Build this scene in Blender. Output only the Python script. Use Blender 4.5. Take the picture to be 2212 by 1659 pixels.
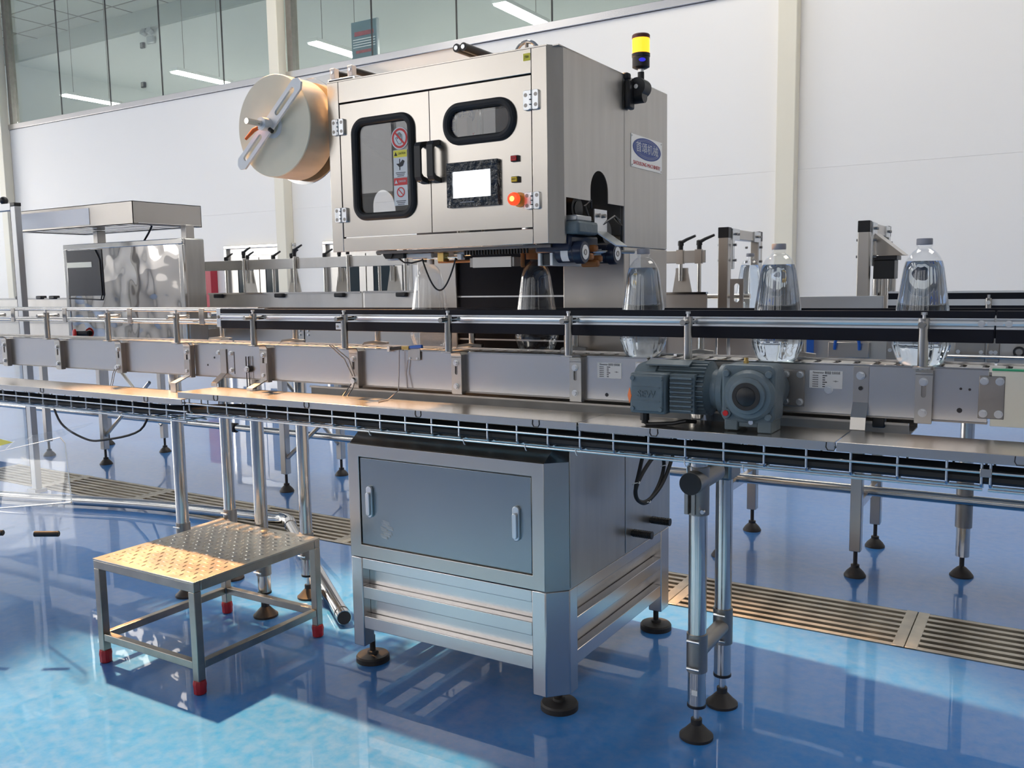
import bpy, bmesh, math, random
from mathutils import Vector, Matrix
random.seed(7)
for o in list(bpy.data.objects):
    bpy.data.objects.remove(o)
scene = bpy.context.scene
COL = scene.collection
R = math.radians

# ------------------------------------------------------------------ camera
cd = bpy.data.cameras.new('camera')
cam = bpy.data.objects.new('camera', cd)
COL.objects.link(cam)
right = Vector((0.8529, 0.5218, -0.0154)); down = Vector((0.0457, -0.1041, -0.9935)); fwd = Vector((-0.5200, 0.8467, -0.1126))
fwd.normalize(); right = (right - fwd * right.dot(fwd)).normalized(); up = right.cross(fwd)
cam.matrix_world = Matrix(((right.x, up.x, -fwd.x, 0), (right.y, up.y, -fwd.y, 0), (right.z, up.z, -fwd.z, 1.3), (0, 0, 0, 1)))
cd.sensor_fit = 'HORIZONTAL'; cd.sensor_width = 36; cd.lens = 1916.3 / 2212 * 36
cd.clip_start = 0.05; cd.clip_end = 200
scene.camera = cam

# ------------------------------------------------------------------ world, lights, exposure
w = bpy.data.worlds.new('world'); scene.world = w; w.use_nodes = True
w.node_tree.nodes['Background'].inputs[0].default_value = (0.75, 0.82, 0.9, 1)
w.node_tree.nodes['Background'].inputs[1].default_value = 0.6
vs = scene.view_settings
vs.view_transform = 'Standard'; vs.look = 'None'; vs.gamma = 1; vs.use_curve_mapping = False
vs.exposure = 0.17
FILL_SKYLIGHT_STRENGTH = 5.5
FILL_WINDOW_STRENGTH = 1.8
# low sun through the roof: a warm beam on the stool, the tray and the near floor
sd = bpy.data.lights.new('sunbeam', 'SPOT'); so = bpy.data.objects.new('sunbeam', sd); COL.objects.link(so)
so.location = (-2.25 - 0.55 * 6.5, 2.15 + 0.2 * 6.5, 7.1)
so.rotation_euler = (Vector((-1.80, 2.0, 0.6)) - Vector(so.location)).to_track_quat('-Z', 'Y').to_euler()
sd.energy = 11000; sd.color = (1.0, 0.54, 0.23); sd.spot_size = R(23.5); sd.spot_blend = 0.35; sd.shadow_soft_size = 0.12

# ------------------------------------------------------------------ materials
MATS = {}
def mat(name, col, rough=0.5, metal=0.0, var=0.0, vscale=6.0, stretch=(1, 1, 1), rvar=0.0, bump=0.0, bscale=40.0,
        spec=0.5, coat=0.0, bdist=0.01, emit=None, estr=0.0, trans=0.0, ior=1.45, alpha=1.0):
    m = bpy.data.materials.new(name); m.use_nodes = True
    nt = m.node_tree; b = nt.nodes['Principled BSDF']; L = nt.links
    b.inputs['Base Color'].default_value = (*col, 1)
    b.inputs['Roughness'].default_value = rough
    b.inputs['Metallic'].default_value = metal
    b.inputs['Specular IOR Level'].default_value = spec
    b.inputs['Coat Weight'].default_value = coat
    b.inputs['Coat Roughness'].default_value = 0.05
    b.inputs['Transmission Weight'].default_value = trans
    b.inputs['IOR'].default_value = ior
    b.inputs['Alpha'].default_value = alpha
    if emit:
        b.inputs['Emission Color'].default_value = (*emit, 1); b.inputs['Emission Strength'].default_value = estr
    if var or rvar or bump:
        tc = nt.nodes.new('ShaderNodeTexCoord'); mp = nt.nodes.new('ShaderNodeMapping')
        mp.inputs['Scale'].default_value = stretch
        L.new(tc.outputs['Object'], mp.inputs['Vector'])
        if var or rvar:
            n = nt.nodes.new('ShaderNodeTexNoise'); n.inputs['Scale'].default_value = vscale; n.inputs['Detail'].default_value = 3
            n.inputs['Roughness'].default_value = 0.5
            L.new(mp.outputs[0], n.inputs['Vector'])
        if var:
            r = nt.nodes.new('ShaderNodeMapRange'); r.inputs[1].default_value = 0.15; r.inputs[2].default_value = 0.85
            r.inputs[3].default_value = 1 - var; r.inputs[4].default_value = 1 + var
            L.new(n.outputs[0], r.inputs[0])
            mx = nt.nodes.new('ShaderNodeMix'); mx.data_type = 'RGBA'; mx.blend_type = 'MULTIPLY'; mx.inputs[0].default_value = 1
            mx.inputs[6].default_value = (*col, 1); L.new(r.outputs[0], mx.inputs[7]); L.new(mx.outputs[2], b.inputs['Base Color'])
        if rvar:
            r2 = nt.nodes.new('ShaderNodeMapRange'); r2.inputs[1].default_value = 0.15; r2.inputs[2].default_value = 0.85
            r2.inputs[3].default_value = max(0.02, rough - rvar); r2.inputs[4].default_value = rough + rvar
            L.new(n.outputs[0], r2.inputs[0]); L.new(r2.outputs[0], b.inputs['Roughness'])
        if bump:
            n2 = nt.nodes.new('ShaderNodeTexNoise'); n2.inputs['Scale'].default_value = bscale; n2.inputs['Detail'].default_value = 2
            L.new(mp.outputs[0], n2.inputs['Vector'])
            bp = nt.nodes.new('ShaderNodeBump'); bp.inputs['Strength'].default_value = bump; bp.inputs['Distance'].default_value = bdist
            L.new(n2.outputs[0], bp.inputs['Height']); L.new(bp.outputs[0], b.inputs['Normal'])
    MATS[name] = m
    return m

def thin_clear(name, tint, fac_base=0.06, edge=0.5, rough=0.03, edgecol=None):
    """thin clear sheet: transparent body with fresnel gloss"""
    m = bpy.data.materials.new(name); m.use_nodes = True; nt = m.node_tree; L = nt.links
    nt.nodes.remove(nt.nodes['Principled BSDF']); out = nt.nodes['Material Output']
    t = nt.nodes.new('ShaderNodeBsdfTransparent'); t.inputs[0].default_value = (*tint, 1)
    g = nt.nodes.new('ShaderNodeBsdfGlossy'); g.inputs['Roughness'].default_value = rough; g.inputs['Color'].default_value = (1, 1, 1, 1)
    lw = nt.nodes.new('ShaderNodeLayerWeight'); lw.inputs['Blend'].default_value = 0.25
    mr = nt.nodes.new('ShaderNodeMapRange'); mr.inputs[3].default_value = fac_base; mr.inputs[4].default_value = edge
    L.new(lw.outputs['Facing'], mr.inputs[0])
    mx = nt.nodes.new('ShaderNodeMixShader'); L.new(mr.outputs[0], mx.inputs[0]); L.new(t.outputs[0], mx.inputs[1]); L.new(g.outputs[0], mx.inputs[2])
    L.new(mx.outputs[0], out.inputs[0]); MATS[name] = m
    return m

STEEL = mat('satin_stainless', (0.54, 0.505, 0.465), 0.29, 1.0)
HOODST = mat('hood_stainless', (0.58, 0.535, 0.48), 0.25, 1.0, bump=0.10, bscale=2.2, bdist=0.03)
STOOLST = mat('worn_stool_steel', (0.42, 0.385, 0.335), 0.34, 1.0, var=0.2, vscale=15, rvar=0.08)
STEELV = mat('streaked_stainless', (0.52, 0.50, 0.47), 0.36, 1.0, var=0.12, vscale=9, stretch=(1, 3, 0.35), rvar=0.06)
POLISH = mat('polished_stainless', (0.66, 0.64, 0.61), 0.11, 1.0)
MIRROR = mat('wavy_mirror_stainless', (0.70, 0.66, 0.62), 0.05, 1.0, bump=0.8, bscale=2.3, bdist=0.045)
BEAM = mat('brushed_stainless', (0.66, 0.635, 0.62), 0.27, 1.0)
LIDST = mat('lid_sheet', (0.66, 0.62, 0.57), 0.27, 1.0)
TUBE = mat('tube_stainless', (0.62, 0.60, 0.57), 0.16, 1.0, var=0.08, vscale=10, rvar=0.05)
DULL = mat('dull_steel', (0.33, 0.31, 0.29), 0.42, 1.0, var=0.15, vscale=14, rvar=0.08)
GALV = mat('galvanised_wire', (0.62, 0.66, 0.70), 0.30, 1.0, var=0.08, vscale=30)
ALU = mat('aluminium', (0.72, 0.73, 0.74), 0.32, 1.0, var=0.04, vscale=12)
ALUD = mat('anodised_profile', (0.50, 0.51, 0.52), 0.40, 0.8)
GRATE = mat('grate_steel', (0.56, 0.51, 0.42), 0.42, 0.85, var=0.35, vscale=9, rvar=0.1)
BLACKP = mat('black_plastic', (0.015, 0.015, 0.017), 0.38, 0, var=0.1)
RUBBER = mat('black_rubber', (0.018, 0.019, 0.021), 0.62)
DARKBLUE = mat('navy_polymer', (0.009, 0.010, 0.017), 0.5, 0, var=0.15, vscale=4, spec=0.22)
BOOT = mat('dusty_black', (0.03, 0.026, 0.024), 0.5, 0, var=0.3, vscale=20)
WHITE = mat('white_paint', (0.82, 0.82, 0.82), 0.4)
WALLM = mat('wall_panel', (0.88, 0.845, 0.795), 0.55, 0, var=0.015, vscale=0.6)
CREAM = mat('cream_paint', (0.80, 0.74, 0.60), 0.5, 0, var=0.03, vscale=2)
CEILM = mat('ceiling_tile', (0.50, 0.515, 0.50), 0.8)
GREYWALL = mat('corridor_wall', (0.78, 0.79, 0.775), 0.6)
GEAR = mat('grey_blue_enamel', (0.135, 0.175, 0.20), 0.42, 0, var=0.14, vscale=18, bump=0.12, bscale=60)
MOTORB = mat('navy_enamel', (0.014, 0.022, 0.05), 0.3)
RED = mat('red_plastic', (0.62, 0.02, 0.02), 0.35)
REDTAPE = mat('red_tape', (0.38, 0.02, 0.03), 0.45, 0, var=0.25, vscale=40)
REDP = mat('red_print', (0.70, 0.05, 0.05), 0.5)
REDPANEL = mat('red_panel', (0.42, 0.03, 0.05), 0.4)
YELLOW = mat('yellow_plastic', (0.80, 0.55, 0.03), 0.4)
YELLOWP = mat('yellow_print', (0.85, 0.75, 0.08), 0.5)
ORANGE = mat('orange_plastic', (0.75, 0.16, 0.03), 0.4)
RUST = mat('copper_brown_plastic', (0.42, 0.16, 0.05), 0.45)
BLUEP = mat('blue_print', (0.07, 0.11, 0.34), 0.5)
BLUEH = mat('blue_hose', (0.02, 0.13, 0.55), 0.35)
PAPER = mat('label_paper', (0.78, 0.79, 0.80), 0.6)
INK = mat('black_ink', (0.03, 0.03, 0.035), 0.6)
GREYCAP = mat('grey_cap_plastic', (0.34, 0.34, 0.38), 0.4)
BRASS = mat('brass', (0.66, 0.45, 0.16), 0.3, 1.0)
FILM = mat('cream_film_roll', (0.80, 0.74, 0.58), 0.55, 0, var=0.05, vscale=10)
FILMEDGE = mat('film_layers', (0.62, 0.53, 0.40), 0.45, 0, var=0.18, vscale=25, stretch=(1, 0.3, 1))
WHITEALU = mat('white_anodised', (0.78, 0.79, 0.80), 0.45, 0.1)
GREEN = mat('green_belt', (0.03, 0.35, 0.18), 0.4)
CREAMPL = mat('cream_side_panel', (0.82, 0.81, 0.70), 0.35, 0.2)
DARKGLASS = mat('dark_door_glass', (0.03, 0.04, 0.045), 0.12, 0, spec=0.12)
SCREEN = mat('lit_display', (0.9, 0.9, 0.9), 0.3, emit=(0.93, 0.97, 1.0), estr=1.6)
AMBER = mat('lit_amber_lens', (0.8, 0.30, 0.02), 0.25, emit=(1.0, 0.38, 0.02), estr=1.9)
REDLENS = mat('lit_red_button', (0.75, 0.02, 0.01), 0.25, emit=(1.0, 0.10, 0.02), estr=0.8)
REDCORE = mat('lit_button_core', (1.0, 0.5, 0.1), 0.25, emit=(1.0, 0.45, 0.08), estr=3.0)
AMBERPL = mat('amber_collar', (0.8, 0.38, 0.08), 0.3)
TUBELIGHT = mat('lit_tube', (1, 1, 1), 0.5, emit=(1.0, 1.0, 0.96), estr=42.0)
FILLSKY = mat('skylight_sheet', (1, 1, 1), 0.5, emit=(1.0, 0.955, 0.88), estr=FILL_SKYLIGHT_STRENGTH)
FILLW = mat('daylit_window', (1, 1, 1), 0.5, emit=(1.0, 0.99, 0.97), estr=FILL_WINDOW_STRENGTH)
FILLSIDE = mat('daylit_side_window', (1, 1, 1), 0.5, emit=(1.0, 0.955, 0.89), estr=7.0)
BLUELED = mat('blue_badge', (0.03, 0.03, 0.6), 0.3, emit=(0.05, 0.05, 0.9), estr=0.5)
PET = thin_clear('clear_pet', (0.97, 0.978, 0.985), 0.03, 0.38, 0.02)
FILMCLR = thin_clear('clear_film', (0.88, 0.88, 0.86), 0.12, 0.5, 0.2)
ACRYL = thin_clear('clear_acrylic', (0.96, 0.97, 0.975), 0.006, 0.10, 0.01)
ACEDGE = mat('acrylic_edge', (0.80, 0.86, 0.88), 0.2, 0, trans=0.5)
GLASSG = thin_clear('green_glass', (0.90, 0.93, 0.91), 0.05, 0.30, 0.01)
GLASSD = thin_clear('door_glass', (0.80, 0.80, 0.80), 0.025, 0.25, 0.01)
WATER = mat('water', (0.82, 0.91, 1.0), 0.0, 0, trans=1.0, ior=1.33)

def floor_mat():
    m = bpy.data.materials.new('blue_epoxy'); m.use_nodes = True; nt = m.node_tree; L = nt.links; b = nt.nodes['Principled BSDF']
    tc = nt.nodes.new('ShaderNodeTexCoord')
    n1 = nt.nodes.new('ShaderNodeTexNoise'); n1.inputs['Scale'].default_value = 1.1; n1.inputs['Detail'].default_value = 6
    n2 = nt.nodes.new('ShaderNodeTexNoise'); n2.inputs['Scale'].default_value = 24; n2.inputs['Detail'].default_value = 6; n2.inputs['Roughness'].default_value = 0.65
    L.new(tc.outputs['Object'], n1.inputs['Vector']); L.new(tc.outputs['Object'], n2.inputs['Vector'])
    r1 = nt.nodes.new('ShaderNodeValToRGB'); r1.color_ramp.elements[0].position = 0.3; r1.color_ramp.elements[1].position = 0.72
    r1.color_ramp.elements[0].color = (0.003, 0.135, 0.44, 1); r1.color_ramp.elements[1].color = (0.008, 0.195, 0.56, 1)
    L.new(n1.outputs[0], r1.inputs[0])
    r2 = nt.nodes.new('ShaderNodeMapRange'); r2.inputs[1].default_value = 0.25; r2.inputs[2].default_value = 0.85; r2.inputs[4].default_value = 0.22
    L.new(n2.outputs[0], r2.inputs[0])
    mx = nt.nodes.new('ShaderNodeMix'); mx.data_type = 'RGBA'; L.new(r2.outputs[0], mx.inputs[0]); L.new(r1.outputs[0], mx.inputs[6])
    mx.inputs[7].default_value = (0.46, 0.44, 0.44, 1); L.new(mx.outputs[2], b.inputs['Base Color'])
    b.inputs['Roughness'].default_value = 0.28; b.inputs['Coat Weight'].default_value = 0.75; b.inputs['Coat Roughness'].default_value = 0.018; b.inputs['Specular IOR Level'].default_value = 0.25
    b.inputs['Coat IOR'].default_value = 1.5
    n3 = nt.nodes.new('ShaderNodeTexNoise'); n3.inputs['Scale'].default_value = 3.5; n3.inputs['Detail'].default_value = 1
    L.new(tc.outputs['Object'], n3.inputs['Vector'])
    bp = nt.nodes.new('ShaderNodeBump'); bp.inputs['Strength'].default_value = 0.05; bp.inputs['Distance'].default_value = 0.01
    L.new(n3.outputs[0], bp.inputs['Height']); L.new(bp.outputs[0], b.inputs['Coat Normal'])
    return m
FLOORM = floor_mat()

# ------------------------------------------------------------------ mesh helpers
OFF = {}
class G:
    def __init__(s): s.v = []; s.f = []
    def add(s, vs_, fs_):
        k = len(s.v); s.v += [tuple(p) for p in vs_]; s.f += [tuple(i + k for i in q) for q in fs_]; return s
    def box(s, x0, x1, y0, y1, z0, z1):
        return s.add([(x0, y0, z0), (x1, y0, z0), (x1, y1, z0), (x0, y1, z0), (x0, y0, z1), (x1, y0, z1), (x1, y1, z1), (x0, y1, z1)],
                     [(0, 3, 2, 1), (4, 5, 6, 7), (0, 1, 5, 4), (1, 2, 6, 5), (2, 3, 7, 6), (3, 0, 4, 7)])
    def prism(s, pts, ext):
        """pts: closed planar loop of 3D points; ext: extrusion vector"""
        n = len(pts); p = [Vector(q) for q in pts]; e = Vector(ext)
        nrm = Vector((0, 0, 0))
        for i in range(n): nrm += p[i].cross(p[(i + 1) % n])
        if nrm.dot(e) > 0: p = p[::-1]
        a = p + [q + e for q in p]
        return s.add(a, [tuple(range(n)), tuple(range(2 * n - 1, n - 1, -1))] + [(i, i + n, (i + 1) % n + n, (i + 1) % n) for i in range(n)])
    def cyl(s, p0, p1, r, r1=None, n=16, caps=True):
        p0 = Vector(p0); p1 = Vector(p1); r1 = r if r1 is None else r1
        d = (p1 - p0).normalized(); a = d.orthogonal().normalized(); b = d.cross(a)
        if abs(d.z) > 0.99: a = Vector((1, 0, 0)); b = d.cross(a)
        vs_ = []
        for (c, rr) in ((p0, r), (p1, r1)):
            for i in range(n):
                t = 2 * math.pi * i / n; vs_.append(c + a * (rr * math.cos(t)) + b * (rr * math.sin(t)))
        fs_ = [(i, (i + 1) % n, (i + 1) % n + n, i + n) for i in range(n)]
        if caps: fs_ += [tuple(range(n - 1, -1, -1)), tuple(range(n, 2 * n))]
        return s.add(vs_, fs_)
    def ring(s, c, axis, r0, r1, h, n=24):
        """annulus of height h along axis"""
        c = Vector(c); d = Vector(axis).normalized(); a = d.orthogonal().normalized(); b = d.cross(a); vs_ = []
        for (rr, hh) in ((r0, 0), (r1, 0), (r1, h), (r0, h)):
            for i in range(n):
                t = 2 * math.pi * i / n; vs_.append(c + d * hh + a * (rr * math.cos(t)) + b * (rr * math.sin(t)))
        fs_ = []
        for k in range(4):
            k2 = (k + 1) % 4
            fs_ += [(k * n + i, k2 * n + i, k2 * n + (i + 1) % n, k * n + (i + 1) % n) for i in range(n)]
        return s.add(vs_, fs_)
    def tube(s, pts, r, n=8, closed=False):
        p = [Vector(q) for q in pts]; m = len(p); vs_ = []
        t0 = (p[1] - p[0]).normalized(); a = t0.orthogonal().normalized()
        for i in range(m):
            if closed: t = (p[(i + 1) % m] - p[i - 1]).normalized()
            else: t = (p[min(i + 1, m - 1)] - p[max(i - 1, 0)]).normalized()
            a = (a - t * a.dot(t)).normalized(); b = t.cross(a)
            rr = r[i] if isinstance(r, (list, tuple)) else r
            for k in range(n):
                u = 2 * math.pi * k / n; vs_.append(p[i] + a * (rr * math.cos(u)) + b * (rr * math.sin(u)))
        fs_ = []
        for i in range(m if closed else m - 1):
            j = (i + 1) % m
            fs_ += [(i * n + k, i * n + (k + 1) % n, j * n + (k + 1) % n, j * n + k) for k in range(n)]
        if not closed: fs_ += [tuple(range(n - 1, -1, -1)), tuple((m - 1) * n + k for k in range(n))]
        return s.add(vs_, fs_)
    def lathe(s, o, prof, axis=(0, 0, 1), n=32, mod=None):
        """prof: list of (radius, height)"""
        o = Vector(o); d = Vector(axis).normalized()
        a = Vector((1, 0, 0)) if abs(d.z) > 0.99 else d.orthogonal().normalized(); b = d.cross(a); vs_ = []; m = len(prof)
        for (r, h) in prof:
            for i in range(n):
                t = 2 * math.pi * i / n; rr = r * (mod(t, h) if mod else 1)
                vs_.append(o + d * h + a * (rr * math.cos(t)) + b * (rr * math.sin(t)))
        fs_ = []
        for k in range(m - 1):
            fs_ += [(k * n + i, k * n + (i + 1) % n, (k + 1) * n + (i + 1) % n, (k + 1) * n + i) for i in range(n)]
        if prof[0][0] > 1e-6: fs_.append(tuple(range(n - 1, -1, -1)))
        if prof[-1][0] > 1e-6: fs_.append(tuple((m - 1) * n + i for i in range(n)))
        return s.add(vs_, fs_)
    def sphere(s, c, r, n=16):
        m = n // 2
        return s.lathe((c[0], c[1], c[2]), [(r * math.sin(math.pi * k / m), -r * math.cos(math.pi * k / m)) for k in range(m + 1)], n=n)
    def ribbon(s, prof, t, x0, x1):
        """bent strip: prof = [(y,z)], thickness t, from x0 to x1"""
        P = [Vector((0, y, z)) for y, z in prof]; m = len(P); N = []
        for i in range(m):
            d = (P[min(i + 1, m - 1)] - P[max(i - 1, 0)]).normalized(); N.append(Vector((0, -d.z, d.y)) * t)
        vs_ = []
        for x in (x0, x1):
            vs_ += [(x, p.y, p.z) for p in P] + [(x, (p + q).y, (p + q).z) for p, q in zip(P, N)]
        fs_ = []
        for i in range(m - 1):
            a, b, c, d = i, i + 1, m + i + 1, m + i; k = 2 * m
            fs_ += [(a, b, c, d), (a + k, d + k, c + k, b + k), (a, a + k, b + k, b), (d, c, c + k, d + k)]
        fs_ += [(0, m, 3 * m, 2 * m), (m - 1, 3 * m - 1, 4 * m - 1, 2 * m - 1)]
        return s.add(vs_, fs_)
    def holeplate(s, rect, hole, w0, w1, fn):
        """rect (u0,u1,v0,v1) with a hole loop [(u,v)], between w0 and w1; fn(u,v,w)->xyz"""
        u0, u1, v0, v1 = rect; n = len(hole)
        cu = sum(h[0] for h in hole) / n; cv = sum(h[1] for h in hole) / n; out = []
        for (u, v) in hole:
            du, dv = u - cu, v - cv; t = 1e9
            if du > 1e-9: t = min(t, (u1 - cu) / du)
            if du < -1e-9: t = min(t, (u0 - cu) / du)
            if dv > 1e-9: t = min(t, (v1 - cv) / dv)
            if dv < -1e-9: t = min(t, (v0 - cv) / dv)
            out.append([cu + du * t, cv + dv * t])
        for (a, b) in ((u0, v0), (u1, v0), (u1, v1), (u0, v1)):
            ca = math.atan2(b - cv, a - cu); best = min(range(n), key=lambda i: abs(math.atan2(math.sin(math.atan2(hole[i][1] - cv, hole[i][0] - cu) - ca), math.cos(math.atan2(hole[i][1] - cv, hole[i][0] - cu) - ca))))
            out[best] = [a, b]
        vs_ = [fn(u, v, w0) for u, v in hole] + [fn(u, v, w0) for u, v in out] + [fn(u, v, w1) for u, v in hole] + [fn(u, v, w1) for u, v in out]
        fs_ = []
        for i in range(n):
            j = (i + 1) % n
            fs_ += [(i, j, j + n, i + n), (i + 2 * n, i + 3 * n, j + 3 * n, j + 2 * n), (i, i + 2 * n, j + 2 * n, j), (i + n, j + n, j + 3 * n, i + 3 * n)]
        return s.add(vs_, fs_)

def rrect(u0, u1, v0, v1, r, k=8):
    pts = []
    for (cu, cv, a0) in ((u1 - r, v1 - r, 0), (u0 + r, v1 - r, 90), (u0 + r, v0 + r, 180), (u1 - r, v0 + r, 270)):
        for i in range(k + 1):
            a = R(a0 + 90 * i / k); pts.append((cu + r * math.cos(a), cv + r * math.sin(a)))
    return pts
FY = lambda u, v, w_: (u, w_, v)          # plate facing the front: u=x, v=z, w=y
FX = lambda u, v, w_: (w_, u, v)          # plate facing sideways: u=y, v=z, w=x

def empty(name, loc, label, cat, group=None, kind=None):
    o = bpy.data.objects.new(name, None); COL.objects.link(o); o.location = loc
    o.empty_display_size = 0.05
    OFF[o] = Vector(loc); tag(o, label, cat, group, kind)
    return o
def tag(o, label=None, cat=None, group=None, kind=None):
    if label: o['label'] = label
    if cat: o['category'] = cat
    if group: o['group'] = group
    if kind: o['kind'] = kind
    return o
def build(name, g, m, parent=None, bevel=0.0, smooth=True, loc=None, seg=2, kind=None, label=None):
    """links one mesh; coordinates in g are world coordinates; loc = origin for a top-level mesh"""
    base = OFF[parent] if parent is not None else Vector(loc or (0, 0, 0))
    me = bpy.data.meshes.new(name)
    me.from_pydata([(p[0] - base.x, p[1] - base.y, p[2] - base.z) for p in g.v], [], g.f); me.update()
    bm = bmesh.new(); bm.from_mesh(me); bmesh.ops.recalc_face_normals(bm, faces=bm.faces); bm.to_mesh(me); bm.free()
    if smooth:
        me.polygons.foreach_set('use_smooth', [True] * len(me.polygons)); me.set_sharp_from_angle(angle=R(32))
    me.materials.append(m)
    o = bpy.data.objects.new(name, me); COL.objects.link(o)
    if parent is not None: o.parent = parent; OFF[o] = base
    else: o.location = base; OFF[o] = base
    if bevel:
        bv = o.modifiers.new('bevel', 'BEVEL'); bv.width = bevel; bv.segments = seg; bv.limit_method = 'ANGLE'; bv.angle_limit = R(40)
        bv.harden_normals = False
    if kind: o['kind'] = kind
    if label: o['label'] = label
    return o
def dup(src, parent, dx, name=None):
    """copy of a part (and its sub-parts) moved by dx inside the same thing"""
    c = src.copy(); COL.objects.link(c); c.parent = parent; c.location = src.location + Vector(dx); OFF[c] = OFF[src]
    for ch in src.children:
        d = ch.copy(); COL.objects.link(d); d.parent = c; OFF[d] = OFF[src]
    return c
def copy_thing(src, loc, label=None):
    r = src.copy(); COL.objects.link(r); r.location = loc; OFF[r] = Vector(loc)
    if label: r['label'] = label
    for ch in src.children:
        c = ch.copy(); COL.objects.link(c); c.parent = r
        for g_ in ch.children:
            d = g_.copy(); COL.objects.link(d); d.parent = c
    return r
def struct(name, g, m, parent=None, **k):
    o = build(name, g, m, parent, **k)
    if parent is None: o['kind'] = 'structure'
    return o
def text(name, s, size, m, parent, org, u, v, ext=0.0004, width=None):
    """flat print: org = centre of the line, u = reading direction, v = up"""
    cu = bpy.data.curves.new(name, 'FONT'); cu.body = s; cu.size = size; cu.align_x = 'CENTER'; cu.align_y = 'CENTER'; cu.extrude = ext; cu.resolution_u = 3
    t = bpy.data.objects.new('tmp_text', cu); COL.objects.link(t)
    dg = bpy.context.evaluated_depsgraph_get(); me = bpy.data.meshes.new_from_object(t.evaluated_get(dg))
    bpy.data.objects.remove(t); bpy.data.curves.remove(cu); me.name = name
    U = Vector(u).normalized(); V = Vector(v).normalized(); N = U.cross(V); O = Vector(org) - OFF[parent]
    sx = 1.0
    if width and len(me.vertices):
        xs = [q.co.x for q in me.vertices]; sx = width / max(1e-6, max(xs) - min(xs))
    for q in me.vertices:
        c = q.co.copy(); q.co = O + U * (c.x * sx) + V * c.y + N * (c.z + ext)
    me.materials.clear(); me.materials.append(m)
    o = bpy.data.objects.new(name, me); COL.objects.link(o); o.parent = parent; OFF[o] = OFF[parent]
    return o
def bolt_g(c, ax, r=0.008, h=0.006):
    g = G(); c = Vector(c); a = Vector(ax)
    g.cyl(c, c + a * 0.0015, r * 1.35, n=14); g.cyl(c + a * 0.0015, c + a * (0.0015 + h), r, n=6)
    return g
def lev_foot(parent, x, y, ztop, r=0.045, name='leveling_foot', m=None):
    g = G(); g.lathe((x, y, 0), [(r, 0), (r, 0.012), (r * 0.55, 0.030), (r * 0.36, 0.040), (r * 0.36, 0.052), (0.011, 0.053), (0.011, ztop)], n=20)
    return build(name, g, m or BOOT, parent)

# ================================================================== THE HALL
X0, X1, Y0, YW, ZC = -24.0, 7.0, -9.0, 10.0, 7.3
GY0, GY1 = 3.275, 3.668                       # drain channel
g = G(); g.box(X0, X1, Y0, GY0, -0.2, 0).box(X0, X1, GY1, YW + 0.2, -0.2, 0)
struct('floor', g, FLOORM)
g = G(); g.box(X0, X1, GY0, GY1, -0.2, -0.09)
struct('trim_1', g, mat('channel_dirt', (0.035, 0.028, 0.02), 0.9))  # channel bottom in one dark brown
# back wall built as sheet panels with fine joints
wall = struct('wall_back', G().box(X0, X1, YW + 0.012, YW + 0.2, 0, 4.40), WALLM)
for (a, b) in ((X0, -17.9), (-17.9, -10.2), (-10.2, -2.6), (-2.6, X1)):
    for (z0, z1) in ((0.0, 2.4785), (2.48, 4.40)):
        build('wall_panel', G().box(a, b - 0.0015, YW, YW + 0.012, z0, z1), WALLM, wall)
g = G(); g.box(X0 - 0.2, X0, Y0, YW, 0, 1.5).box(X0 - 0.2, X0, Y0, YW, 5.0, ZC).box(X0 - 0.2, X0, Y0, -5.5, 1.5, 5.0).box(X0 - 0.2, X0, 0.0, 2.0, 1.5, 5.0).box(X0 - 0.2, X0, 8.5, YW, 1.5, 5.0)
struct('wall_left', g, WALLM)
for k, (a, b) in enumerate(((-5.5, 0.0), (2.0, 8.5))):
    o = struct('window_%d' % (k + 14), G().box(X0 - 0.16, X0 - 0.14, a, b, 1.5, 5.0), FILLSIDE)  # glowing side windows added out of view to brighten the back wall
    fr = G()
    for q in range(5): fr.box(X0 - 0.12, X0 - 0.05, a + (b - a) * q / 4 - 0.04, a + (b - a) * q / 4 + 0.04, 1.5, 5.0)
    build('window_frame', fr, ALUD, o)
struct('wall_right', G().box(X1, X1 + 0.2, Y0, YW, 0, ZC), mat('grey_wall', (0.50, 0.48, 0.45), 0.6))  # unseen wall; the dimness of this side is put into its grey
g = G(); g.box(X0, X1, Y0 - 0.2, Y0, 0, 3.0).box(X0, X1, Y0 - 0.2, Y0, 5.6, ZC)
wx = [(-22, -18.5), (-17, -13.5), (-12, -8.5), (-7, -3.5), (-2, 1.5), (3, 6)]
e = X0
for (a, b) in wx:
    g.box(e, a, Y0 - 0.2, Y0, 3.0, 5.6); e = b
g.box(e, X1, Y0 - 0.2, Y0, 3.0, 5.6)
struct('wall_front', g, WALLM)
struct('trim_9', G().box(X0, X1, Y0, Y0 + 0.03, 0, 2.2), mat('grey_dado', (0.42, 0.41, 0.40), 0.6))  # unseen grey band, added so the low steel reflects something darker
for k, (a, b) in enumerate(wx):
    o = struct('window_%d' % (k + 1), G().box(a, b, Y0 - 0.16, Y0 - 0.14, 3.0, 5.6), FILLW)  # unseen glowing windows, added for fill light and steel reflections
    fr = G(); fr.box(a, b, Y0 - 0.12, Y0 - 0.05, 3.0, 3.08).box(a, b, Y0 - 0.12, Y0 - 0.05, 5.52, 5.6)
    for q in range(4):
        xx = a + (b - a) * q / 3; fr.box(xx - 0.035, xx + 0.035, Y0 - 0.12, Y0 - 0.05, 3.08, 5.52)
    build('window_frame', fr, ALUD, o)
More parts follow.
